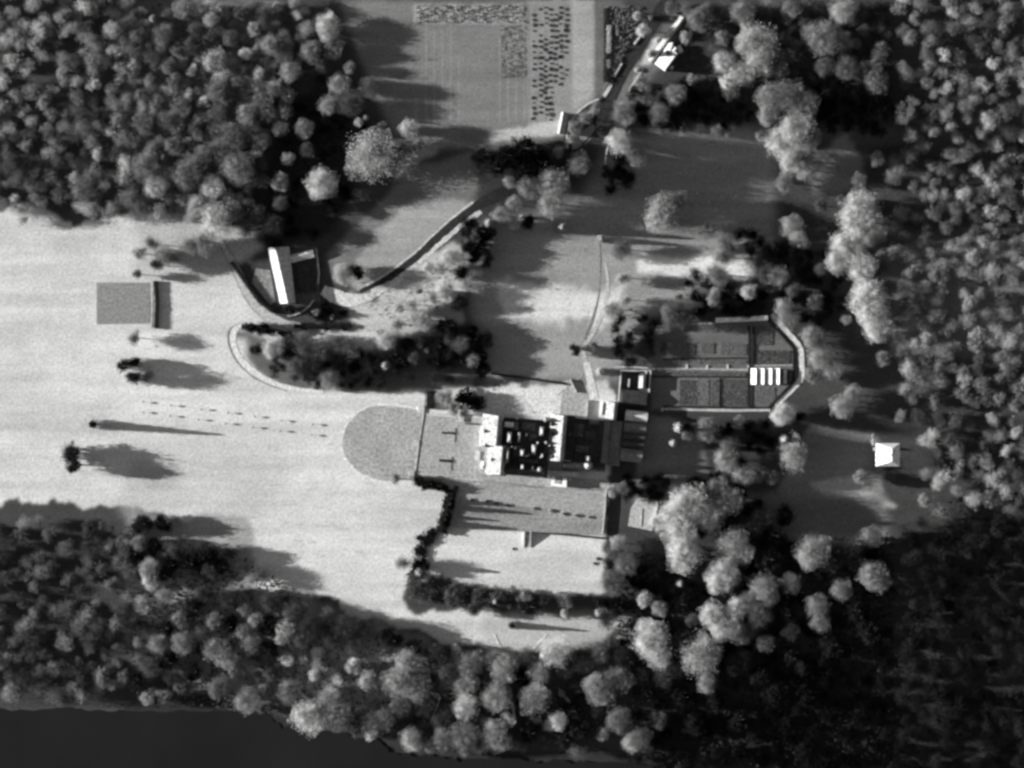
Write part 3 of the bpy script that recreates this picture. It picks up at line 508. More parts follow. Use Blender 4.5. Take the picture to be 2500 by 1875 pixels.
for sd, poly, hm, cp, lb in [(21, [(1500, 770), (1592, 780), (1585, 880), (1560, 900), (1498, 890)], .7, 12, 'black crowns added for the shadow left of the kitchen garden'), (22, [(1780, 565), (1930, 585), (1925, 650), (1785, 640)], .9, 10, 'black evergreen mass below the shaded meadow'), (23, [(1640, 665), (1880, 705), (1870, 760), (1640, 770)], .5, 16, 'low dark mass above the top glasshouse'),
        (24, [(1135, 530), (1215, 560), (1190, 650), (1145, 640)], .8, 8, 'black evergreen mass right of the pale scrub below the drive'), (25, [(1150, 800), (1195, 840), (1190, 900), (1160, 960)], .8, 7, 'black mass added for the shadow at the right end of the copse'), (26, [(1515, 1150), (1640, 1165), (1640, 1212), (1525, 1212)], .6, 10, 'black mass below the stable block'), (27, [(1475, 390), (1550, 385), (1560, 470), (1490, 470)], 1, 8, 'black evergreen mass below the white blossom tree'),
        (30, [(1650, 1180), (1760, 1160), (1860, 1230), (1940, 1330), (1850, 1350), (1700, 1300)], 1, 22, 'black evergreen mass right of the brightest pale trees')]:
    fill(poly, 0, 5, 8, .03, .09, lb, '', sd, ('dense',), .38, cp, hm)  # dark crowns added around the meadow for shadow darkness
print('FILL', cnt, len(ALL))
# country beyond the photograph's left and right edges: masses of woodland
def woodland(name, label, polys, n_, b, seed, rlo=5, rhi=8):
    rr = random.Random(seed); pl = []; L = []
    for poly in polys:
        xs = [p[0] for p in poly]; ys = [p[1] for p in poly]; tries = 0
        while len(L) < n_ and tries < 6000:
            tries += 1; x = rr.uniform(min(xs), max(xs)); y = rr.uniform(min(ys), max(ys)); r = rr.uniform(rlo, rhi)
            if not inside(poly, np.array([x]), np.array([y]))[0]: continue
            if any((x-a)**2+(y-c)**2 < (.58*(r/M+q))**2 for a, c, q in pl): continue
            pl.append((x, y, r/M)); L.append((x, y, r, (8+r*1.5)*rr.uniform(.8, 1.1), TONE_K*s2l(b)*rr.choice((.4, .7, 1, 1, 1.3, 1.8)), rr.choice(['broad', 'bare', 'dense'])))
    return canopy(name, label, L, seed, .36)
woodland('woodland', 'grey woodland beyond the left edge, above the lawn', [[(-120, -80), (312, -80), (312, 500), (240, 540), (150, 498), (60, 545), (-120, 480)]], 190, .5, 51)
woodland('woodland', 'grey woodland beyond the lower left edge, above the river', [[(-120, 1290), (100, 1270), (312, 1300), (312, 1700), (-120, 1685)]], 120, .38, 52)
woodland('woodland', 'grey woodland beyond the right edge of the estate', [[(2185, -60), (2620, -60), (2620, 1250), (2260, 1250), (2250, 1050), (2185, 1000)]], 380, .5, 53)
woodland('woodland', 'dark woodland beyond the lower right edge', [[(2210, 1280), (2620, 1240), (2620, 1900), (2185, 1900)]], 230, .14, 54)
# trees beyond the left edge whose long shadows reach over the lawn
for (x, y, r, h, lb) in [(296, 893, 6, 24, 'dark tree beyond the left edge, above the avenue of young trees'), (222, 1036, 4, 26, 'slender dark tree beyond the left edge, below the avenue of young trees'), (170, 1105, 9, 25, 'wide thin tree beyond the left edge, lower down the lawn'), (180, 1135, 7, 25, 'smaller thin tree beyond the left edge, lower down the lawn')]:
    tree(x, y, r, .16, 'dense' if r > 5 else 'conifer', h, lb)

# ------------------------------------------------------------ avenue of young trees on the lawn
stake = MB(); stake.cone(0, 0, .12, -.1, 2.6, 6, .08); sp = link('trunk', stake.v, stake.f, BARK)
hd = bpy.data.objects.new('crown', CR['bare'][0]); scene.collection.objects.link(hd); hd.scale = (.8, .8, 1.9); hd.location = (0, 0, 1.3); hd.color = (.16, .16, .16, 1)
NTH = ['first', 'second', 'third', 'fourth', 'fifth', 'sixth', 'seventh']
first = True
for row, ys in (('upper', [(240, 150), (480, 180), (740, 213), (970, 243), (1200, 275), (1430, 310), (1700, 342)]), ('lower', [(235, 238), (470, 270), (715, 302), (950, 335), (1185, 368), (1420, 398), (1690, 432)])):
    for k, (cx, cy) in enumerate(ys):
        sx, sy = S('G', cx-62, cy-3); x, y = P(sx, sy)
        root = thing('young_tree', f'{NTH[k]} young tree from the left in the {row} row of the avenue on the lawn', 'tree', (x, y, 0), 'avenue of young trees on the lawn')
        if first: t_, c_ = sp, hd; first = False
        else:
            t_, c_ = sp.copy(), hd.copy(); scene.collection.objects.link(t_); scene.collection.objects.link(c_)
        t_.parent = root; c_.parent = root

# ------------------------------------------------------------ orchard bushes in the field, vegetable rows
oc = 0
cols = [1302, 1318, 1331, 1343, 1355, 1368, 1381]
for ci, x0 in enumerate(cols):
    y = 18+random.uniform(0, 6)
    while y < (300 if x0 < 1345 else 215):
        if random.random() < .86:
            r = random.uniform(.8, 1.9); sx = x0+random.uniform(-2.2, 2.2)
            o = bpy.data.objects.new('orchard_bush', random.choice(CR['shrub'])); scene.collection.objects.link(o)
            x, yy = P(sx, y); o.location = (x, yy, .05); o.scale = (r, r, random.uniform(.5, .95)); o.rotation_euler = (0, 0, random.uniform(0, 6)); v = random.uniform(.05, .2); o.color = (v, v, v, 1)
            tag(o, 'small round bush planted in the columns at the right of the ploughed field', 'bush', 'orchard bushes planted in columns'); oc += 1
        y += random.uniform(12, 15)
def scatter_leaves(name, label, poly, n_, zlo, zhi, size, al, seed, cat='crops', rows=None, kind='stuff'):
    rg = np.random.default_rng(seed); xs = [p[0] for p in poly]; ys = [p[1] for p in poly]
    X = rg.uniform(min(xs), max(xs), n_*3); Y = rg.uniform(min(ys), max(ys), n_*3)
    if rows: X = np.round(X/rows)*rows+rg.normal(0, rows*.14, len(X))
    nz = np.sin(X*.21+np.sin(Y*.3)*2)*np.sin(Y*.19+X*.05)
    ok = inside(poly, X, Y) & (nz > -.35); X = X[ok][:n_]; Y = Y[ok][:n_]
    Z = rg.uniform(zlo, zhi, len(X)); C = np.stack([(X-1250)*M, (937.5-Y)*M, Z], 1)
    v, q = leaf_cloud(C, np.tile([0, 0, 1.], (len(C), 1)), size, rg, .5)
    me = np_mesh(name, v, q); me.materials.append(LEAF); o = bpy.data.objects.new(name, me); scene.collection.objects.link(o); o.color = (al, al, al, 1)
    return tag(o, label, cat, kind=kind)
scatter_leaves('vegetable_rows', 'mottled vegetable beds along the top of the ploughed field', [(1010, 12), (1280, 12), (1280, 56), (1010, 56)], 1500, .1, .9, .45, .16, 61, rows=9)
scatter_leaves('root_crops', 'fine drilled crop rows right of the field centre', [(1222, 62), (1284, 62), (1284, 190), (1222, 190)], 1200, .05, .4, .3, .12, 62, rows=7)
scatter_leaves('undergrowth', 'low scrub filling the dark plot between the orchard and the road', [(1478, 15), (1570, 15), (1535, 110), (1500, 190), (1478, 225)], 1100, .1, 1.5, .7, .20, 70, 'undergrowth')
scatter_leaves('rough_grass', 'tufts of rough grass and scrub between the drive and the copse', [(870, 735), (1010, 640), (1120, 600), (1120, 780), (1000, 800), (900, 770)], 900, .1, 1.0, .45, .34, 63, 'grass')
scatter_leaves('rough_grass', 'tufts of pale scrub in the bright clearing of the riverside wood', [(690, 1595), (900, 1615), (930, 1650), (900, 1720), (780, 1720), (700, 1650)], 2200, .2, 2.2, .8, .40, 64, 'scrub')
scatter_leaves('undergrowth', 'dark undergrowth on the floor of the lower right wood', [(1480, 1360), (2180, 1300), (2180, 1880), (1560, 1860)], 7000, .2, 3.0, 1.2, .04, 65, 'undergrowth')
scatter_leaves('undergrowth', 'dark undergrowth on the floor of the upper left wood', [(318, 10), (770, 10), (900, 250), (820, 600), (620, 560), (318, 510)], 5000, .2, 2.0, .7, .06, 66, 'undergrowth')
scatter_leaves('undergrowth', 'scrubby undergrowth on the floor of the riverside wood', [(318, 1300), (560, 1330), (800, 1500), (1000, 1580), (1460, 1600), (1460, 1830), (1000, 1820), (700, 1750), (318, 1700)], 6000, .2, 2.5, 1.0, .10, 67, 'undergrowth')
scatter_leaves('undergrowth', 'scrubby undergrowth in the upper right wood', [(1640, 10), (2180, 10), (2180, 300), (1600, 300), (1660, 200)], 5000, .2, 2.0, .7, .06, 68, 'undergrowth')
scatter_leaves('meadow_tufts', 'pale tufts of taller grass across the shaded meadow', [(1200, 560), (1500, 400), (1880, 330), (1880, 600), (1540, 760), (1480, 900), (1220, 900)], 700, .05, .4, .3, .18, 69, 'grass')

# ------------------------------------------------------------ hedges
def hedge(name, label, pts, wd, h, al, dens=9, size=.32, cat='hedge', group=None, jit=.25):
    rg = np.random.default_rng(len(label)*7+int(pts[0][0])); C = []; Nn = []
    P2 = [Vector(P(*p)) for p in pts]
    core = MB(); core.wall([tuple(p) for p in P2], wd*.72, 0, h*.82)
    for a, b_ in zip(P2[:-1], P2[1:]):
        L = (b_-a).length; t = (b_-a).normalized(); nn = Vector((-t.y, t.x)); m_ = int(L*wd*dens)+8
        u = rg.random(m_)*L; v = rg.uniform(-.5, .5, m_)*wd*(1+jit*np.sin(u*.9)); z = h*(.82+.22*rg.random(m_))*(1-.35*(2*v/wd)**2)
        side = rg.random(m_) < .35; z = np.where(side, rg.random(m_)*h, z); v = np.where(side, np.sign(v)*wd*.5, v)
        C.append(np.stack([a.x+t.x*u+nn.x*v, a.y+t.y*u+nn.y*v, z], 1)); Nn.append(np.stack([nn.x*v/wd*2, nn.y*v/wd*2, np.ones(m_)*.7], 1))
    v, q = leaf_cloud(np.concatenate(C), np.concatenate(Nn), size, rg, .6)
    k = len(core.v); V = np.concatenate([np.array([list(x) for x in core.v]), v])
    me = bpy.data.meshes.new(name); me.from_pydata(V.tolist(), [], [list(f) for f in core.f]+(q+k).tolist()); me.update(); me.materials.append(LEAF)
    o = bpy.data.objects.new(name, me); scene.collection.objects.link(o); o.color = (al, al, al, 1)
    return tag(o, label, cat, group)
hedge('hedge', 'tall dark hedge beside the rectangular court at the left edge', [(380, 686), (383, 740), (381, 802)], 3.2, 2.8, .05)
hedge('hedge', 'dark hedge curving along the right side of the pale barn drive', [(566, 640), (600, 690), (632, 735), (668, 762)], 3, 3.2, .05)
hedge('hedge', 'dark hedge along the top of the copse beside the drive junction', [(590, 797), (640, 804), (680, 815), (712, 818)], 5, 4, .05)
hedge('hedge', 'dark hedge below the barn shrubs along the drive', [(718, 796), (770, 797), (830, 795), (858, 797)], 3.5, 3, .04)
hedge('hedge', 'thick dark hedge running down from the forecourt to the sunken lawn', [(1103, 1196), (1096, 1230), (1086, 1270), (1075, 1300)], 7.5, 4.5, .035, size=.6, jit=.5)
hedge('hedge', 'short dark hedge left of the thick hedge, below the forecourt', [(1014, 1172), (1045, 1184), (1075, 1190), (1095, 1192)], 5, 3.2, .05)
hedge('hedge', 'clipped dark yew beside the thick hedge on the terrace', [(1113, 1186), (1116, 1202)], 3, 6.5, .03)
hedge('hedge', 'thin hedge across the grass left of the walled court', [(1198, 912), (1260, 920), (1330, 930), (1385, 938)], 1.6, 1.4, .06)
hedge('hedge', 'dark hedge block above the upper corner of the forecourt', [(1050, 955), (1050, 998)], 7, 3.5, .05)
hedge('hedge', 'clipped dark hedge across the foot of the terrace beside the steps', [(1322, 1300), (1400, 1307), (1474, 1314)], 1.4, 1.2, .08)
hedge('hedge', 'dark roadside hedge left of the road at the top', [(1481, 20), (1482, 120), (1480, 200)], 5, 2, .06)
hedge('hedge', 'pale clipped hedge inside the roadside plot at the top', [(1487, 62), (1486, 130)], 3.6, 2.8, .5, jit=.5)
hedge('hedge', 'shorter pale hedge below the clipped hedge of the roadside plot', [(1485, 146), (1486, 166)], 3.2, 2.4, .36, jit=.5)
hedge('hedge', 'small pale hedge right of the clipped hedge of the roadside plot', [(1506, 62), (1508, 88)], 2.2, 2, .32, jit=.5)
hedge('hedge', 'dark outer hedge of the bowed kitchen garden end', [(1872, 778), (1937, 850), (1938, 930), (1878, 994)], 1.6, 1.1, .05)
hedge('hedge', 'left one of the paired dark hedges crossing the kitchen garden', [(1829, 795), (1829, 995)], 1.6, 1.0, .05)
hedge('hedge', 'right one of the paired dark hedges crossing the kitchen garden', [(1839, 797), (1839, 890)], 1.4, 1.0, .05)
hedge('hedge', 'low dark edging hedge across the middle of the kitchen garden', [(1620, 877), (1720, 875), (1826, 874)], .9, .8, .07)
hedge('hedge', 'low dark edging hedge below the garden cross path', [(1592, 919), (1720, 920), (1826, 921)], 1.0, .8, .06)
hedge('hedge', 'short upright edging hedge in the lower kitchen garden', [(1758, 924), (1757, 995)], 1.1, .9, .06)
hedge('hedge', 'dark edging hedge along the foot of the kitchen garden', [(1620, 992), (1876, 996)], 1.2, .9, .06)
# topiary on the terrace
TZ = 2.0
for k, (cx, cy, b) in enumerate([(1330, 1060, .42), (1475, 1085, .48), (1585, 1110, .46), (1700, 1122, .30), (1805, 1135, .46)]):
    sx, sy = S('H', cx, cy); x, y = P(sx, sy)
    o = bpy.data.objects.new('topiary', CR['shrub'][k % 4]); scene.collection.objects.link(o); o.location = (x, y, TZ); o.scale = (1.7, 1.7, 2.2); o.color = (b, b, b, 1)
    tag(o, f'{NTH[k]} clipped pale bush from the left in the row on the terrace', 'topiary', 'clipped bushes in a row on the terrace')
for k, (cx, cy) in enumerate([(800, 985), (930, 1005), (1010, 1018), (1110, 1034)]):
    sx, sy = S('H', cx, cy); x, y = P(sx, sy)
    o = bpy.data.objects.new('shrub', CR['shrub'][k % 4]); scene.collection.objects.link(o); o.location = (x, y, TZ); o.scale = (1.9, 1.5, 1.7); o.color = (.05, .05, .05, 1)
    tag(o, f'{NTH[k]} dark low shrub from the left along the terrace bed', 'shrub', 'dark low shrubs of the terrace bed')
for k, (cx, cy, nm_) in enumerate([(1160, 1410, 'small dark bush alone on the sunken lawn left of the steps'), (1885, 1500, 'upper of two small dark bushes at the right end of the sunken lawn'), (1862, 1540, 'lower of two small dark bushes at the right end of the sunken lawn')]):
    sx, sy = S('H', cx, cy); x, y = P(sx, sy)
    o = bpy.data.objects.new('shrub', CR['shrub'][k]); scene.collection.objects.link(o); o.location = (x, y, 0); o.scale = (1.5, 1.5, 1.1); o.color = (.05, .05, .05, 1); tag(o, nm_, 'shrub')

# ------------------------------------------------------------ terrace, steps, walls
terr = [(1012, 1160), (1100, 1168), (1182, 1174), (1330, 1190), (1480, 1192), (1480, 1306), (1330, 1300), (1100, 1288), (1108, 1200), (1014, 1172)]
t2 = [P(*p) for p in terr]
tm = MB(); tm.prism(t2, 0, TZ); tob = tm.build('terrace', mat('terrace_turf', .22, .25, .08, stretch=(.25, 1, 1), fine=.3)); struct(tob)
sheet('terrace_path', [(1185, 1179), (1325, 1193), (1476, 1200), (1474, 1252), (1300, 1240), (1112, 1212), (1114, 1176)], TZ+.006, mat('terrace_gravel', .27, .1, .1))
def wall(name, label, pts, wd, h, z0=0, m=STONE, cat='wall'):
    ps = [P(*p) for p in pts]; o = MB(); o.wall(ps, wd, z0, z0+h if not isinstance(h, list) else [z0+q for q in h]); ob = o.build(name, m)
    return tag(ob, label, cat)
wall('parapet', 'pale stone parapet on the right edge of the terrace', [(1479, 1194), (1477, 1240), (1471, 1303)], .7, .9, TZ+.004)
wall('parapet', 'pale stone parapet between the circle and the forecourt', [(1034, 1010), (1026, 1060), (1013, 1156)], .8, .45, .13)
wall('parapet', 'pale stone parapet along the upper edge of the forecourt', [(1038, 1010), (1100, 1013), (1130, 1022)], .7, .5, .13)
wall('parapet', 'pale stone parapet along the lower edge of the forecourt', [(1020, 1156), (1060, 1158), (1104, 1164)], .7, .45, TZ+.004 if False else .13)
def pier(label, sx, sy, hu, hv, h, m=STONE): x, y = P(sx, sy); o = MB(); o.prism(rect(sx, sy, hu, hv, 4), 0, h*.85); o.prism(rect(sx, sy, hu+.8, hv+.8, 4), h*.85+.002, h); tag(o.build('gate_pier', m), label, 'pier')
pier('square pale pavilion pier at the lower left corner of the forecourt', 1004, 1160, 6, 10, 1.4)
pier('pale pier at the top left corner of the forecourt', 1028, 1000, 7, 9, 1.0)
pier('pale pier at the upper inner corner of the forecourt', 1127, 1020, 5, 9, 1.6)
pier('pale pier halfway down the forecourt parapet', 1016, 1082, 6, 6, .8)
def bed(label, sx, sy, hu, hv, al, h=.5, name='flower_bed', rot=3, cat='flower bed', z=0):
    x, y = P(sx, sy); root = thing(name, label, cat, (x, y, z)); mb = MB((x, y, 0)); mb.prism(rect(sx, sy, hu, hv, rot), .0, h*.5); mb.build('border', SOIL, root)
    rg = np.random.default_rng(int(sx)); m_ = int(hu*hv*4*M*M*7)+20; c, n_ = math.cos(R(rot)), math.sin(R(rot)); u = rg.uniform(-hu, hu, m_); v = rg.uniform(-hv, hv, m_)
    C = np.stack([(u*c-v*n_)*M, -(u*n_+v*c)*M, rg.uniform(h*.5, h, m_)], 1); vv, q = leaf_cloud(C, np.tile([0, 0, 1.], (m_, 1)), .28, rg, .5)
    me = np_mesh('planting', vv, q); me.materials.append(LEAF); o = bpy.data.objects.new('planting', me); scene.collection.objects.link(o); o.parent = root; o.color = (al, al, al, 1); return root
bed('narrow dark flower bed in the upper half of the forecourt', 1095, 1057, 17, 2.6, .03, .8)
bed('narrow dark flower bed in the lower half of the forecourt', 1090, 1125, 18, 3.4, .03, .8)
bed('low dark thorn bed across the upper forecourt line', 1112, 1062, 1.0, 17, .05, .5)
bed('low dark thorn bed across the lower forecourt line', 1103, 1132, .9, 17, .05, .5)
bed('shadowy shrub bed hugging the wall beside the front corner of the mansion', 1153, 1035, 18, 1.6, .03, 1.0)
# garden steps
x, y = P(1288, 1318); gs = thing('garden_steps', 'stone garden steps with sloping side walls down to the sunken lawn', 'steps', (x, y, 0))
for sx in (1279, 1294):
    o = MB((x, y, 0)); o.wall([P(sx+1.5, 1297), P(sx, 1337)], .9, 0, [4.2, .5]); o.build('parapet', STONE, gs)
for i in range(8):
    o = MB((x, y, 0)); o.prism([P(1282, 1303+i*4), P(1292, 1303+i*4), P(1292, 1307+i*4-.02), P(1282, 1307+i*4-.02)], 0, 1.9-i*.22); o.build('step', mat('worn_step', .25), gs)
wall('garden_wall', 'right hand boundary wall of the upper field court', [(1392, 926), (1398, 940), (1407, 957)], 1.0, 2.2)
wall('court_wall', 'bright edge wall right of the walled court beside the mansion', [(1435, 976), (1434, 996), (1432, 1019)], .9, 2.0, .13)
wall('curved_wall', 'long curved pale wall bending down from the road to the meadow', spline([(1462, 242), (1436, 254), (1410, 276), (1390, 305), (1384, 330), (1386, 362)], 5), 1.1, 1.5)
wall('garden_wall', 'thin pale wall beside the white blossom tree at the meadow top', spline([(1487, 345), (1481, 370), (1477, 402)], 4), .9, 1.6)
wall('barn_wall', 'tall thin pale wall right of the barn yard', [(772, 608), (776, 640), (779, 668), (776, 694)], 1.1, 1.4)
wall('curved_wall', 'short curved pale wall closing the barn yard at its foot', spline([(702, 772), (730, 765), (752, 750), (766, 732)], 5), 1.1, 1.0)
wall('road_wall', 'bright wall left of the road above the curved wall', spline([(1474, 235), (1483, 222), (1492, 205)], 4), 2.6, .5)
wall('road_wall', 'thin bright roadside wall running up past the pale shrubs', spline([(1502, 182), (1512, 165), (1518, 155)], 4), 1.2, 1.2)
wall('road_wall', 'thin bright wall between the two round pale roadside shrubs', spline([(1548, 108), (1560, 92), (1566, 82)], 4), 1.4, 1.2)
wall('road_wall', 'bright slanting wall right of the road below the long shed', spline([(1535, 222), (1552, 195), (1570, 168)], 4), 1.4, .5)

# ------------------------------------------------------------ the mansion
MX, MY = P(1285, 1085); man = thing('mansion', 'large pale stone mansion with steep white lit roofs beside the forecourt', 'mansion', (MX, MY, 0)); MO = (MX, MY, 0); ROT = 5
def mpart(name, parent, m, fn): o = MB(MO); fn(o); return o.build(name, m, parent)
def mbox(name, cx, cy, hu, hv, z0, z1, m=STONE, parent=None, rot=ROT): return mpart(name, parent or man, m, lambda o: o.prism(rect(cx, cy, hu, hv, rot), z0, z1))
def mroof(cx, cy, hu, hv, z0, z1, axis='v', hip=0, off=0, top=0, m=SLATE, rot=ROT, name='roof', parent=None): return mpart(name, parent or man, m, lambda o: roof_solid(o, cx, cy, hu, hv, rot, z0, z1, axis, hip, off, top))
mbox('wall', 1203, 1052, 24, 37, 0, 12)                      # front range, upper half
rf1 = mroof(1202, 1050, 26, 39, 12.003, 22, 'v', 3, 12, .6)
mbox('wall', 1215, 1122, 24, 35, 0, 12.5)                    # front range, lower half
rf2 = mroof(1213, 1122, 25, 38, 12.503, 23.5, 'v', 4, 11, .6)
mbox('wall', 1282, 1092, 60, 70, 0, 11.5)                   # body
body = mbox('flat_roof', 1282, 1092, 59, 69, 11.503, 12.2, LEADROOF)
mbox('wall', 1372, 1068, 26, 56, 0, 12)
rf3 = mroof(1360, 1068, 20, 57, 12.003, 24.5, 'v', 2, 10, .6); mbox('flat_roof', 1390, 1068, 9, 55, 12.003, 12.7, LEADROOF)     # rear range; its shaded back slope put in as dark lead
mbox('wall', 1432, 1085, 38, 62, 0, 9)
mbox('flat_roof', 1432, 1085, 38, 62, 9.003, 9.6, LEADROOF)
mbox('wall', 1270, 1147, 62, 13, 0, 13, rot=3)
mroof(1272, 1145, 60, 14, 13.003, 18, 'u', 6, 0, 1, m=LEADROOF, rot=3)
mroof(1425, 1138, 52, 11, 9.7, 13, 'u', 4, 0, 1, m=LEADROOF, rot=3)
# dormers and gables on the lit slopes
for (cx, cy, z) in [(1190, 1052, 15.2), (1193, 1086, 15.2), (1207, 1121, 17), (1352, 1035, 17), (1353, 1060, 17), (1350, 1090, 17)]:
    mroof(cx, cy, 8, 5.5, z-1.5, z+3.4, 'u', 0, 0, .3, m=LEADROOF, name='dormer')
# small steep roofs standing above the inner court
for (cx, cy, hu, hv, z0, z1) in [(1243, 1067, 6, 14, 18, 23.5), (1267, 1067, 3, 12, 18.5, 22), (1322, 1052, 4.5, 11, 18.5, 24), (1238, 1109, 4.5, 19, 18.5, 23.5), (1303, 1096, 5.5, 12, 18.5, 24), (1274, 1104, 6, 9, 18.5, 24), (1275, 1138, 4, 6, 19, 23), (1322, 1111, 4, 6, 18, 22)]:
    b_ = mbox('turret', cx, cy, hu*.9, hv*.9, 12.2, z0)
    mroof(cx, cy, hu, hv, z0+.003, z1, 'v', hv*.62, hu*.35, .2, parent=b_, name='roof')
for (cx, cy, r, z0, z1) in [(1313, 1080, 3.2, 18, 23), (1333, 1080, 4.2, 18, 24), (1285, 1112, 2.6, 18, 21.5), (1250, 1090, 3, 17.5, 21.5)]:
    x, y = P(cx, cy); b_ = mpart('turret', man, STONE, lambda o: o.cone(x, y, r*M*.9, 12.2, z0, 12, r*M*.88))
    mpart('roof', b_, SLATE, lambda o: o.cone(x, y, r*M, z0+.003, z1, 12))
for (cx, cy, hu, hv, z1, t_) in [(1256, 1040, 9, 10, 14, .10), (1290, 1040, 16, 9, 13.6, .08), (1262, 1100, 8, 12, 14.5, .09), (1300, 1068, 10, 8, 14, .07), (1290, 1126, 24, 6, 14.2, .09), (1335, 1098, 8, 9, 14, .08)]:
    mroof(cx, cy, hu, hv, 12.21, z1, 'u' if hu > hv else 'v', 2, 0, .4, m=mat('dull_lead_%d' % int(t_*100), t_, .3), name='roof')
for (cx, cy, hu, hv, z1, t_) in [(1412, 1050, 12, 16, 11, .07), (1440, 1062, 14, 10, 11.5, .05), (1420, 1095, 16, 8, 11, .08), (1450, 1030, 12, 6, 11.2, .10)]:
    mroof(cx, cy, hu, hv, 9.61, z1, 'u' if hu > hv else 'v', 2, 0, .4, m=mat('dull_lead_%d' % int(t_*100), t_, .3), name='roof')
# round turrets with conical roofs
for (cx, cy, r, z0, z1) in [(1332, 1024, 6.0, 15, 27), (1317, 1144, 7, 17, 30), (1435, 1135, 10, 13, 26), (1178, 1140, 2.6, 5, 9)]:
    x, y = P(cx, cy); b_ = mpart('turret', man, STONE, lambda o: o.cone(x, y, r*M*.9, 0, z0, 14, r*M*.88))
    mpart('roof', b_, SLATE, lambda o: o.cone(x, y, r*M, z0+.003, z1, 14))
mbox('turret', 1434, 1118, 5, 6, 9.7, 17); mroof(1434, 1118, 6, 7, 17.003, 21, 'v', 3, 1, .2)
for (cx, cy) in [(1262, 1020), (1285, 1060), (1258, 1092), (1300, 1140), (1345, 1112), (1290, 1108), (1390, 1060)]:
    ch = mbox('chimney', cx, cy, 1.8, 3.2, 12.2, 20.5+random.uniform(-1, 1.5), mat('sooty_brick', .09))
    mbox('chimney_cap', cx, cy, 2.0, 3.4, 22.2, 22.5, mat('sooty_brick', .09), ch)
sk = mbox('skylight_curb', 1243, 1036, 11, 6.5, 12.2, 16.2, STONE); mroof(1243, 1036, 10, 5.5, 16.203, 17.0, 'u', 3, 0, 1, m=GLASSW, name='glazing', parent=sk)
for (cx, cy, hu, hv, z1) in [(1176, 1065, 3, 24, 4.0), (1178, 1135, 3, 9, 4.0)]: mbox('portico', cx, cy, hu, hv, 0.13, z1, WHITE)
mbox('steps', 1166, 1112, 6, 12, .13, .9, STONE)
for k in range(8): mbox('column', 1171.5, 1044+k*5.5, .5, .5, .13, 3.9, WHITE)
# garden front terrace and U shaped loggia
mbox('balcony', 1370, 1156, 44, 6, .1, 5.5, STONE, rot=3)
mbox('loggia_roof', 1350, 1174, 4, 11, 2.0, 6.5, WHITE, rot=6); mbox('loggia_roof', 1378, 1176, 5, 10, 2.0, 6.5, WHITE, rot=6); mbox('loggia_roof', 1364, 1184, 19, 3.4, 2.0, 6.8, WHITE, rot=6); mbox('loggia_roof', 1336, 1162, 6, 4, 2.0, 6, WHITE, rot=30)
mbox('bay_roof', 1392, 1170, 4, 3, 2.0, 5.5, STONE)
r = rect(1203, 1052, 24, 37, ROT); windows(man, r[0], r[3], [1.5, 5.2, 8.6], 6, w_=1.2, h_=2.1)
r = rect(1215, 1122, 24, 35, ROT); windows(man, r[0], r[3], [5.0, 8.8], 5, w_=1.2, h_=2.3)
r = rect(1270, 1147, 62, 13, 3); windows(man, r[3], r[2], [3.0, 6.5, 9.8], 10, w_=1.2, h_=2.1)
r = rect(1282, 1092, 60, 70, ROT); windows(man, r[1], r[0], [1.5, 5, 8.2], 9, w_=1.2, h_=2.1)

# service wing, stables
house('chapel_wing', 'bright narrow wing with steep white roof at the upper right of the mansion', 1492, 1003, 13, 22, 6, 7, 14, 'v', 3, 5, wallm=STONE, roofm=SLATE, cat='building')
wall('court_wall', 'thin bright wall left of the bright narrow wing', [(1472, 982), (1470, 997), (1468, 1013)], .8, 6.0)
st = thing('stable_block', 'long stable block with dull ribbed roofs right of the mansion', 'stables', (*P(1535, 1080), 0)); so = st.location
def spart(name, fn, m, par=st): o = MB(so); fn(o); return o.build(name, m, par)
spart('wall', lambda o: o.prism(rect(1502, 1082, 13, 54, 6), 0, 6), BRICK); spart('roof', lambda o: roof_solid(o, 1503, 1082, 14, 55, 6, 6.003, 8.0, 'v', 3, 9, 1), mat('stable_slate', .13, .1))
for (cx, cy, hv, a) in [(1553, 1016, 12, .5), (1549, 1045, 13, .13), (1546, 1066, 9, .06), (1543, 1083, 9, .05), (1540, 1111, 15, .16)]:
    spart('wall', lambda o: o.prism(rect(cx, cy, 26, hv, 6), 0, 6.5), BRICK)
    spart('roof', lambda o: roof_solid(o, cx, cy, 27, hv+.8, 6, 6.503, 10.0, 'u', 0, -hv*.1, .5), mat('stable_roof_%d' % int(a*100), a, .12))
wb = thing('walled_yard', 'dark walled yard with thin bright walls above the stable block', 'yard', (*P(1550, 935), 0)); wo_ = wb.location
for (a, b_, h) in [((1516, 905), (1510, 980), 3.5), ((1588, 905), (1584, 960), 4.0), ((1578, 905), (1572, 948), 3.5), ((1516, 905), (1588, 905), 3), ((1536, 925), (1534, 945), 4)]:
    o = MB(wo_); o.wall([P(*a), P(*b_)], 1.0, 0, h); o.build('wall', STONE, wb)
o = MB(wo_); roof_solid(o, 1566, 930, 7, 18, 4, 4, 6.5, 'v', 1, 3, .3); rr_ = o.build('roof', TILE, wb)
o = MB(wo_); o.prism(rect(1566, 930, 6.3, 17, 4), 0, 3.997); o.build('wall', BRICK, wb)
house('yard_shed', 'low dark roofed shed between the walled yard and the stable block', 1548, 972, 32, 18, 5, 4, 6.5, 'u', 4, 0, roofm=LEADROOF, cat='shed')

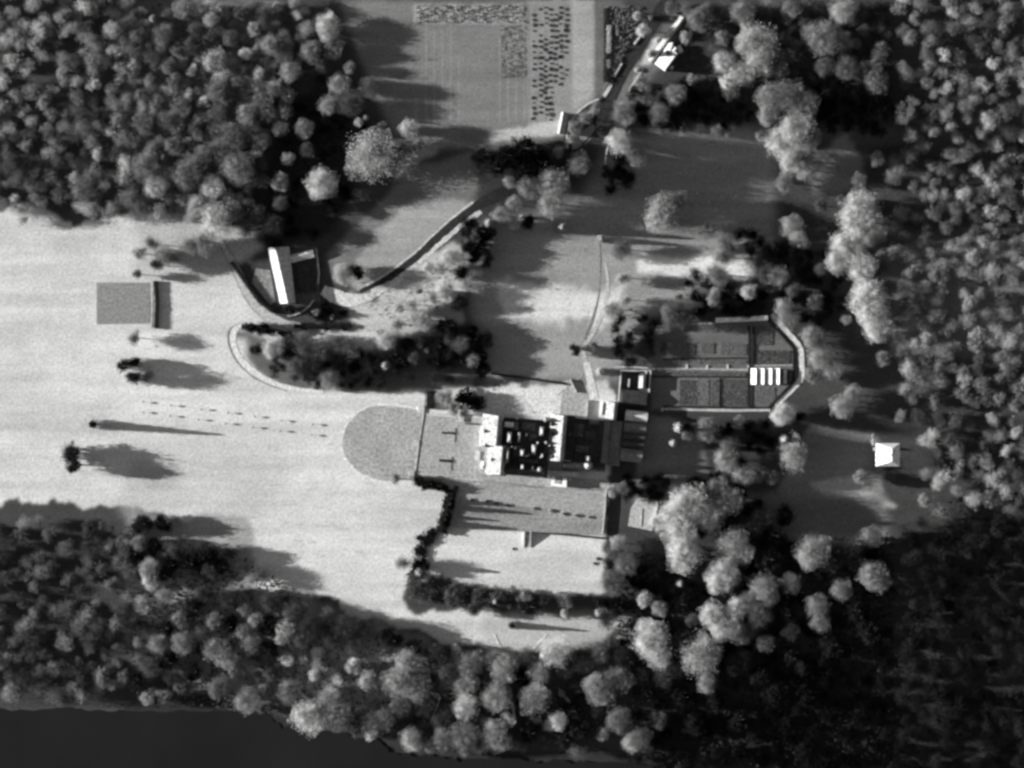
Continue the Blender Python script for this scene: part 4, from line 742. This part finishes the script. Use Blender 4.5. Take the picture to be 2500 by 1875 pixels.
# ------------------------------------------------------------ kitchen garden
GD = (1480, 740); gsx = lambda cx, cy: (GD[0]+cx/3.814, GD[1]+cy/3.814)
strip('garden_path', [(1884, 768, 8), (1898, 785, 12), (1926, 815, 12), (1952, 848, 13), (1957, 890, 13), (1955, 925, 13), (1928, 957, 11), (1893, 990, 10)], .13, mat('garden_gravel', .50, .12), .12)
strip('garden_path', [(1616, 998, 5), (1750, 1002, 6), (1880, 1001, 6)], .132, mat('worn_gravel', .38), .2)
strip('garden_path', [(1500, 805, 3), (1590, 797, 4), (1700, 792, 5), (1745, 790, 5)], .132, GRAVEL, .2)
strip('garden_path', [(1500, 896, 4), (1550, 897, 4), (1600, 900, 5)], .132, mat('worn_gravel', .38), .3)
strip('garden_path', [(1600, 900, 5), (1720, 901, 5), (1826, 903, 5)], .132, GRAVEL, .2)
strip('garden_path', [(1835, 893, 3), (1938, 891, 3)], .134, GRAVEL, .2)
strip('garden_path', [(1834, 796, 3), (1834, 995, 3)], .134, GRAVEL, .2)
k = 0
BEDS = [((1690, 800), 62, 9, .30, 'long pale bed under the top glasshouse'), ((1646, 850), 18, 15, .30, 'square pale bed in the second row'), ((1685, 852), 11, 14, .20, 'mottled bed beside the square pale bed'), ((1727, 850), 17, 13, .24, 'bed with a dark centre in the second row'), ((1790, 852), 33, 14, .28, 'wide pale bed at the end of the second row'), ((1723, 883), 100, 5, .26, 'long thin bed above the cross path'), ((1727, 912), 95, 5, .22, 'long thin bed below the cross path'), ((1680, 958), 22, 30, .14, 'dark bed at the lower left'), ((1715, 958), 16, 32, .33, 'palest tall bed in the lower garden'), ((1745, 958), 10, 32, .22, 'narrow tall bed right of the palest bed'), ((1792, 958), 32, 32, .16, 'wide dark bed in the lower middle'), ((1885, 872), 44, 17, .13, 'dark square bed above the striped frames'), ((1865, 820), 22, 22, .14, 'dark bed in the slanted upper corner'), ((1868, 965), 24, 20, .28, 'grey bed in the slanted lower corner'), ((1620, 850), 6, 14, .1, 'shaded narrow bed at the left of the second row')]
for (c, hu, hv, al, lb) in BEDS: bed(lb+' of the kitchen garden', c[0], c[1], hu, hv, al, .5, rot=1)
x, y = P(1812, 779)
house('lean_to_glasshouse', 'long pale ribbed lean-to glasshouse along the top of the kitchen garden', 1810, 779, 63, 5.5, -2.5, 2.2, 3.8, 'u', 0, -4, wallm=BRICK, roofm=GLASSW, cat='glasshouse', win=False)
for k_, cx in enumerate((1841, 1860, 1879, 1897.5)):
    x, y = P(cx, 919); g = thing('glasshouse', f'{NTH[k_]} bright striped glasshouse from the left in the kitchen garden', 'glasshouse', (x, y, 0), 'striped glasshouses of the kitchen garden')
    o = MB((x, y, 0)); o.prism(rect(cx, 919, 7.5, 19, 1), 0, .9); o.build('wall', BRICK, g)
    o = MB((x, y, 0)); roof_solid(o, cx, 919, 8, 19.5, 1, .903, 3.0, 'v', 0, 4.5, .2); rf = o.build('roof', GLASSW, g)
    for j in range(9):
        o = MB((x, y, 0)); yy = 902+j*4.2; a = P(cx-8, yy); b2 = P(cx+4.5, yy); o.add([(a[0], a[1], .95), (b2[0], b2[1], 3.05), (b2[0], b2[1]-.16, 3.05), (a[0], a[1]-.16, .95), (a[0], a[1], .7), (b2[0], b2[1], 2.8), (b2[0], b2[1]-.16, 2.8), (a[0], a[1]-.16, .7)], [(3, 2, 1, 0), (4, 5, 6, 7), (0, 1, 5, 4), (1, 2, 6, 5), (2, 3, 7, 6), (3, 0, 4, 7)]); o.build('glazing_bar', WHITE, rf)
house('frame_shed', 'small dark shed at the right end of the striped glasshouses', 1918, 920, 7, 16, 1, 2.0, 3.0, 'v', 0, 2, roofm=LEADROOF, cat='shed', win=False)
for k_, (cx, cy, lb) in enumerate([(750, 590, 'first pale square urn stand from the left on the cross path'), (940, 595, 'second pale square urn stand from the left on the cross path'), (1130, 590, 'third pale square urn stand from the left on the cross path'), (1325, 590, 'fourth pale square urn stand from the left on the cross path')]):
    sx, sy = gsx(cx, cy); x, y = P(sx, sy); g = thing('urn_stand', lb, 'urn', (x, y, 0), 'pale stands along the cross path'); o = MB((x, y, 0)); o.prism(rect(sx, sy, 2.6, 5, 0), 0, .5); o.build('base', STONE, g)
    o = MB((x, y, 0)); o.cone(x, y, .3, .503, 1.0, 10, .55); o.build('urn', STONE, g)
wall('garden_wall', 'pale wall along the lower left foot of the kitchen garden', [(1616, 996), (1617, 1004)], 1, 1.4)
# plot right of the terrace
sheet('plot', [(1556, 1216), (1606, 1216), (1598, 1262), (1592, 1296), (1533, 1284), (1540, 1240)], .12, mat('plot_gravel', .34, .1))
wall('plot_wall', 'bright wall at the right side of the small plot by the pale trees', spline([(1601, 1216), (1604, 1236), (1598, 1260)], 3), 1.3, 1.2)
wall('plot_wall', 'thin bright wall inside the small plot by the pale trees', [(1567, 1242), (1564, 1285)], .9, .5)

# ------------------------------------------------------------ barn group
def quadroof(mb, e0, e1, r0, r1, f0, f1, ze, zr):
    """eave e0-e1, ridge r0-r1, far eave f0-f1 (photo pixels)"""
    q = lambda p, z: (*P(*p), z)
    return mb.add([q(e0, ze), q(e1, ze), q(r0, zr), q(r1, zr), q(f0, ze), q(f1, ze)], [(0, 1, 3, 2), (2, 3, 5, 4), (0, 2, 4), (1, 5, 3), (0, 4, 5, 1)])
bx, by = P(690, 675); barn = thing('barn', 'long barn with one bright white roof slope beside the dark wood', 'barn', (bx, by, 0)); BO = (bx, by, 0)
o = MB(BO); o.prism([P(656, 607), P(706, 604), P(722, 739), P(686, 740)], 0, 5); o.build('wall', BRICK, barn)
o = MB(BO); quadroof(o, (655, 606), (685, 742), (674, 605), (705, 741), (707, 603), (722, 740), 5.003, 9.5); o.build('roof', mat('barn_roof', .42, .06), barn)
r = [P(686, 740), P(656, 607)]; windows(barn, r[1], r[0], [1.5], 8)
house('barn_wing', 'low wing with a pale strip of roof closing the top of the barn yard', 733, 627, 34, 9, -14, 3.5, 5.6, 'u', 1, -3, roofm=mat('dull_tile', .5, .2), cat='barn')
house('cart_shed', 'dark roofed cart shed in the middle of the barn yard', 747, 672, 22, 40, -5, 2.2, 3.6, 'v', 2, -16, roofm=LEADROOF, cat='shed')
sheet('barn_yard', [(700, 610), (775, 600), (782, 735), (740, 745), (700, 745)], .10, mat('yard_soil', .09))
sheet('barn_garden', [(625, 655), (660, 660), (672, 735), (660, 745), (640, 720), (615, 690)], .102, mat('barn_garden_turf', .2, .3))
# field shed by the curved wall
house('field_shed', 'narrow shed with a thin bright roof edge at the corner of the orchard', 1374, 302, 8, 26, 11, 4, 6.6, 'v', 0, -4, roofm=mat('shed_roof', .30), cat='shed', win=False)
# cottage group by the road, top right
house('long_shed', 'long narrow shed with pale roof along the road at the top right', 1626, 97, 6.5, 66, 36.5, 2.5, 4.8, 'v', 0, 2.5, roofm=mat('shed_roof', .30), cat='shed')
cx0, cy0 = 1628, 141
cot = thing('cottage', 'white roofed cottage with a dark roof well beside the long narrow shed', 'cottage', (*P(cx0, cy0), 0)); CO = cot.location
o = MB(CO); o.prism(rect(cx0-2, cy0+4, 14, 25, 36), 0, 5.5); o.build('wall', WHITE, cot)
o = MB(CO); roof_solid(o, cx0-2, cy0+4, 16, 27, 36, 5.503, 9.0, 'v', 3, 13, .4); rfc = o.build('roof', mat('pale_cottage_roof', .6, .05), cot)
o = MB(CO); roof_solid(o, cx0+8, cy0-18, 12, 12, 36, 5.5, 8.4, 'v', 2, 9, .4); o.build('roof', mat('pale_cottage_roof', .6), cot)
o = MB(CO); o.prism(rect(cx0+8, cy0-18, 11, 11, 36), 0, 5.48); o.build('wall', WHITE, cot)
o = MB(CO); o.prism(rect(cx0+1, cy0-10, 6, 4, 36), 5.6, 8.9); o.build('roof_well', LEADROOF, cot)
o = MB(CO); o.prism(rect(cx0+8, cy0-26, 3, 9, 20), 5.6, 8.5); o.build('porch', WHITE, cot)
windows(cot, rect(cx0-2, cy0+4, 14, 25, 36)[0], rect(cx0-2, cy0+4, 14, 25, 36)[3], [1.2], 4)
house('outhouse', 'small white outhouse right of the roadside cottage', 1659, 121, 5, 8, -25, 2.6, 4.4, 'v', 1, 2, wallm=WHITE, roofm=mat('pale_cottage_roof', .6), cat='outhouse', win=False)
house('outhouse', 'tiny white outhouse below the roadside cottage', 1639, 166, 3, 4, 20, 2.2, 3.6, 'v', 0, 1, wallm=WHITE, roofm=mat('pale_cottage_roof', .6), cat='outhouse', win=False)
house('lodge', 'white roofed lodge at the right edge beside a row of white shrubs', 2166, 1110, 28, 27, 0, 5, 10, 'v', 12, 8, wallm=WHITE, roofm=mat('pale_cottage_roof', .6), cat='house', chim=((6, 0),))
for k_, (sx, sy, r) in enumerate([(2130, 1063, 1.3), (2131, 1080, 1.8), (2134, 1097, 1.1)]):
    x, y = P(sx, sy); o = bpy.data.objects.new('shrub', CR['shrub'][k_]); scene.collection.objects.link(o); o.location = (x, y, 0); o.scale = (r, r*1.5, 2.4); o.color = (.6, .6, .6, 1)
    tag(o, ('upper', 'middle and largest', 'lower and smallest')[k_]+' white shrub in the row left of the lodge', 'shrub', 'white shrubs beside the lodge')

# ------------------------------------------------------------ labels that single out each traced tree
def region(x, y):
    if x < 790 and y < 300: return 'in the upper left wood, top part'
    if x < 640 and y < 600: return 'in the upper left wood, lower part'
    if x < 1010 and y < 600: return 'at the upper left wood edge'
    if x < 560 and y < 1000: return 'near the court at left'
    if x < 860 and y < 815: return 'around the barn'
    if x < 1240 and 770 <= y < 1010: return 'in the copse above the lawn'
    if x < 1300 and y < 830: return 'along the curving drive'
    if x < 1640 and y < 330: return 'beside the road at the top'
    if x < 1530 and y < 560: return 'between road and meadow'
    if y < 330: return 'in the upper right wood'
    if x < 2000 and y < 600: return 'around the shaded meadow'
    if x > 1990 and y < 900: return 'in the right edge grove'
    if x < 1800 and y < 800: return 'above the kitchen garden'
    if y < 1020 and x > 1800: return 'round the kitchen garden end'
    if x < 800 and y < 1560: return 'in the lower left wood'
    if x < 1150 and y < 1480: return 'left of the sunken lawn'
    if x < 1560 and y < 1520 and y > 1150: return 'below the sunken lawn'
    if x < 1720 and y < 1220: return 'right of the stable block'
    if x > 1700 and y < 1260: return 'on the shaded right lawn'
    if x < 860: return 'in the left riverside wood'
    if x < 1200: return 'in the centre-left riverside wood'
    if x < 1480: return 'in the centre-right riverside wood'
    if y < 1500 and x < 1860: return 'in the lower right wood, bright part'
    if x > 1860: return 'in the lower right wood, outer part'
    return 'in the lower right wood, dark foot'
def ordn(k, n_):
    if n_ == 1: return ''
    if k == 0: return 'leftmost '
    if k == n_-1: return 'rightmost '
    names = ['', 'second', 'third', 'fourth', 'fifth', 'sixth', 'seventh', 'eighth', 'ninth', 'tenth', 'eleventh', 'twelfth']
    if k < 12 and k <= n_//2: return names[k]+' from left '
    q = n_-1-k
    return (names[q] if q < 12 else str(q+1)+'th')+' from right '
keys = {}
for a in ALL:
    t_ = 'white' if a['b'] > .76 else 'pale' if a['b'] > .57 else 'light grey' if a['b'] > .47 else 'grey' if a['b'] > .33 else 'dark grey' if a['b'] > .15 else 'black'
    s_ = 'large' if a['r'] > 9 else 'medium' if a['r'] > 6 else 'small'
    a['key'] = (t_, s_, a['wd'], region(a['x'], a['y'])); keys.setdefault(a['key'], []).append(a)
for kk, L in keys.items():
    L.sort(key=lambda a: a['x'])
    for i, a in enumerate(L):
        a['o']['label'] = f"{ordn(i, len(L))}{kk[0]} {kk[1]} {kk[2]} {kk[3]}"
        if len(L) > 1: a['o']['group'] = f"{kk[0]} {kk[1]} {kk[2]}s {kk[3]}"
print('OBJECTS', len(bpy.data.objects), 'orchard', oc)
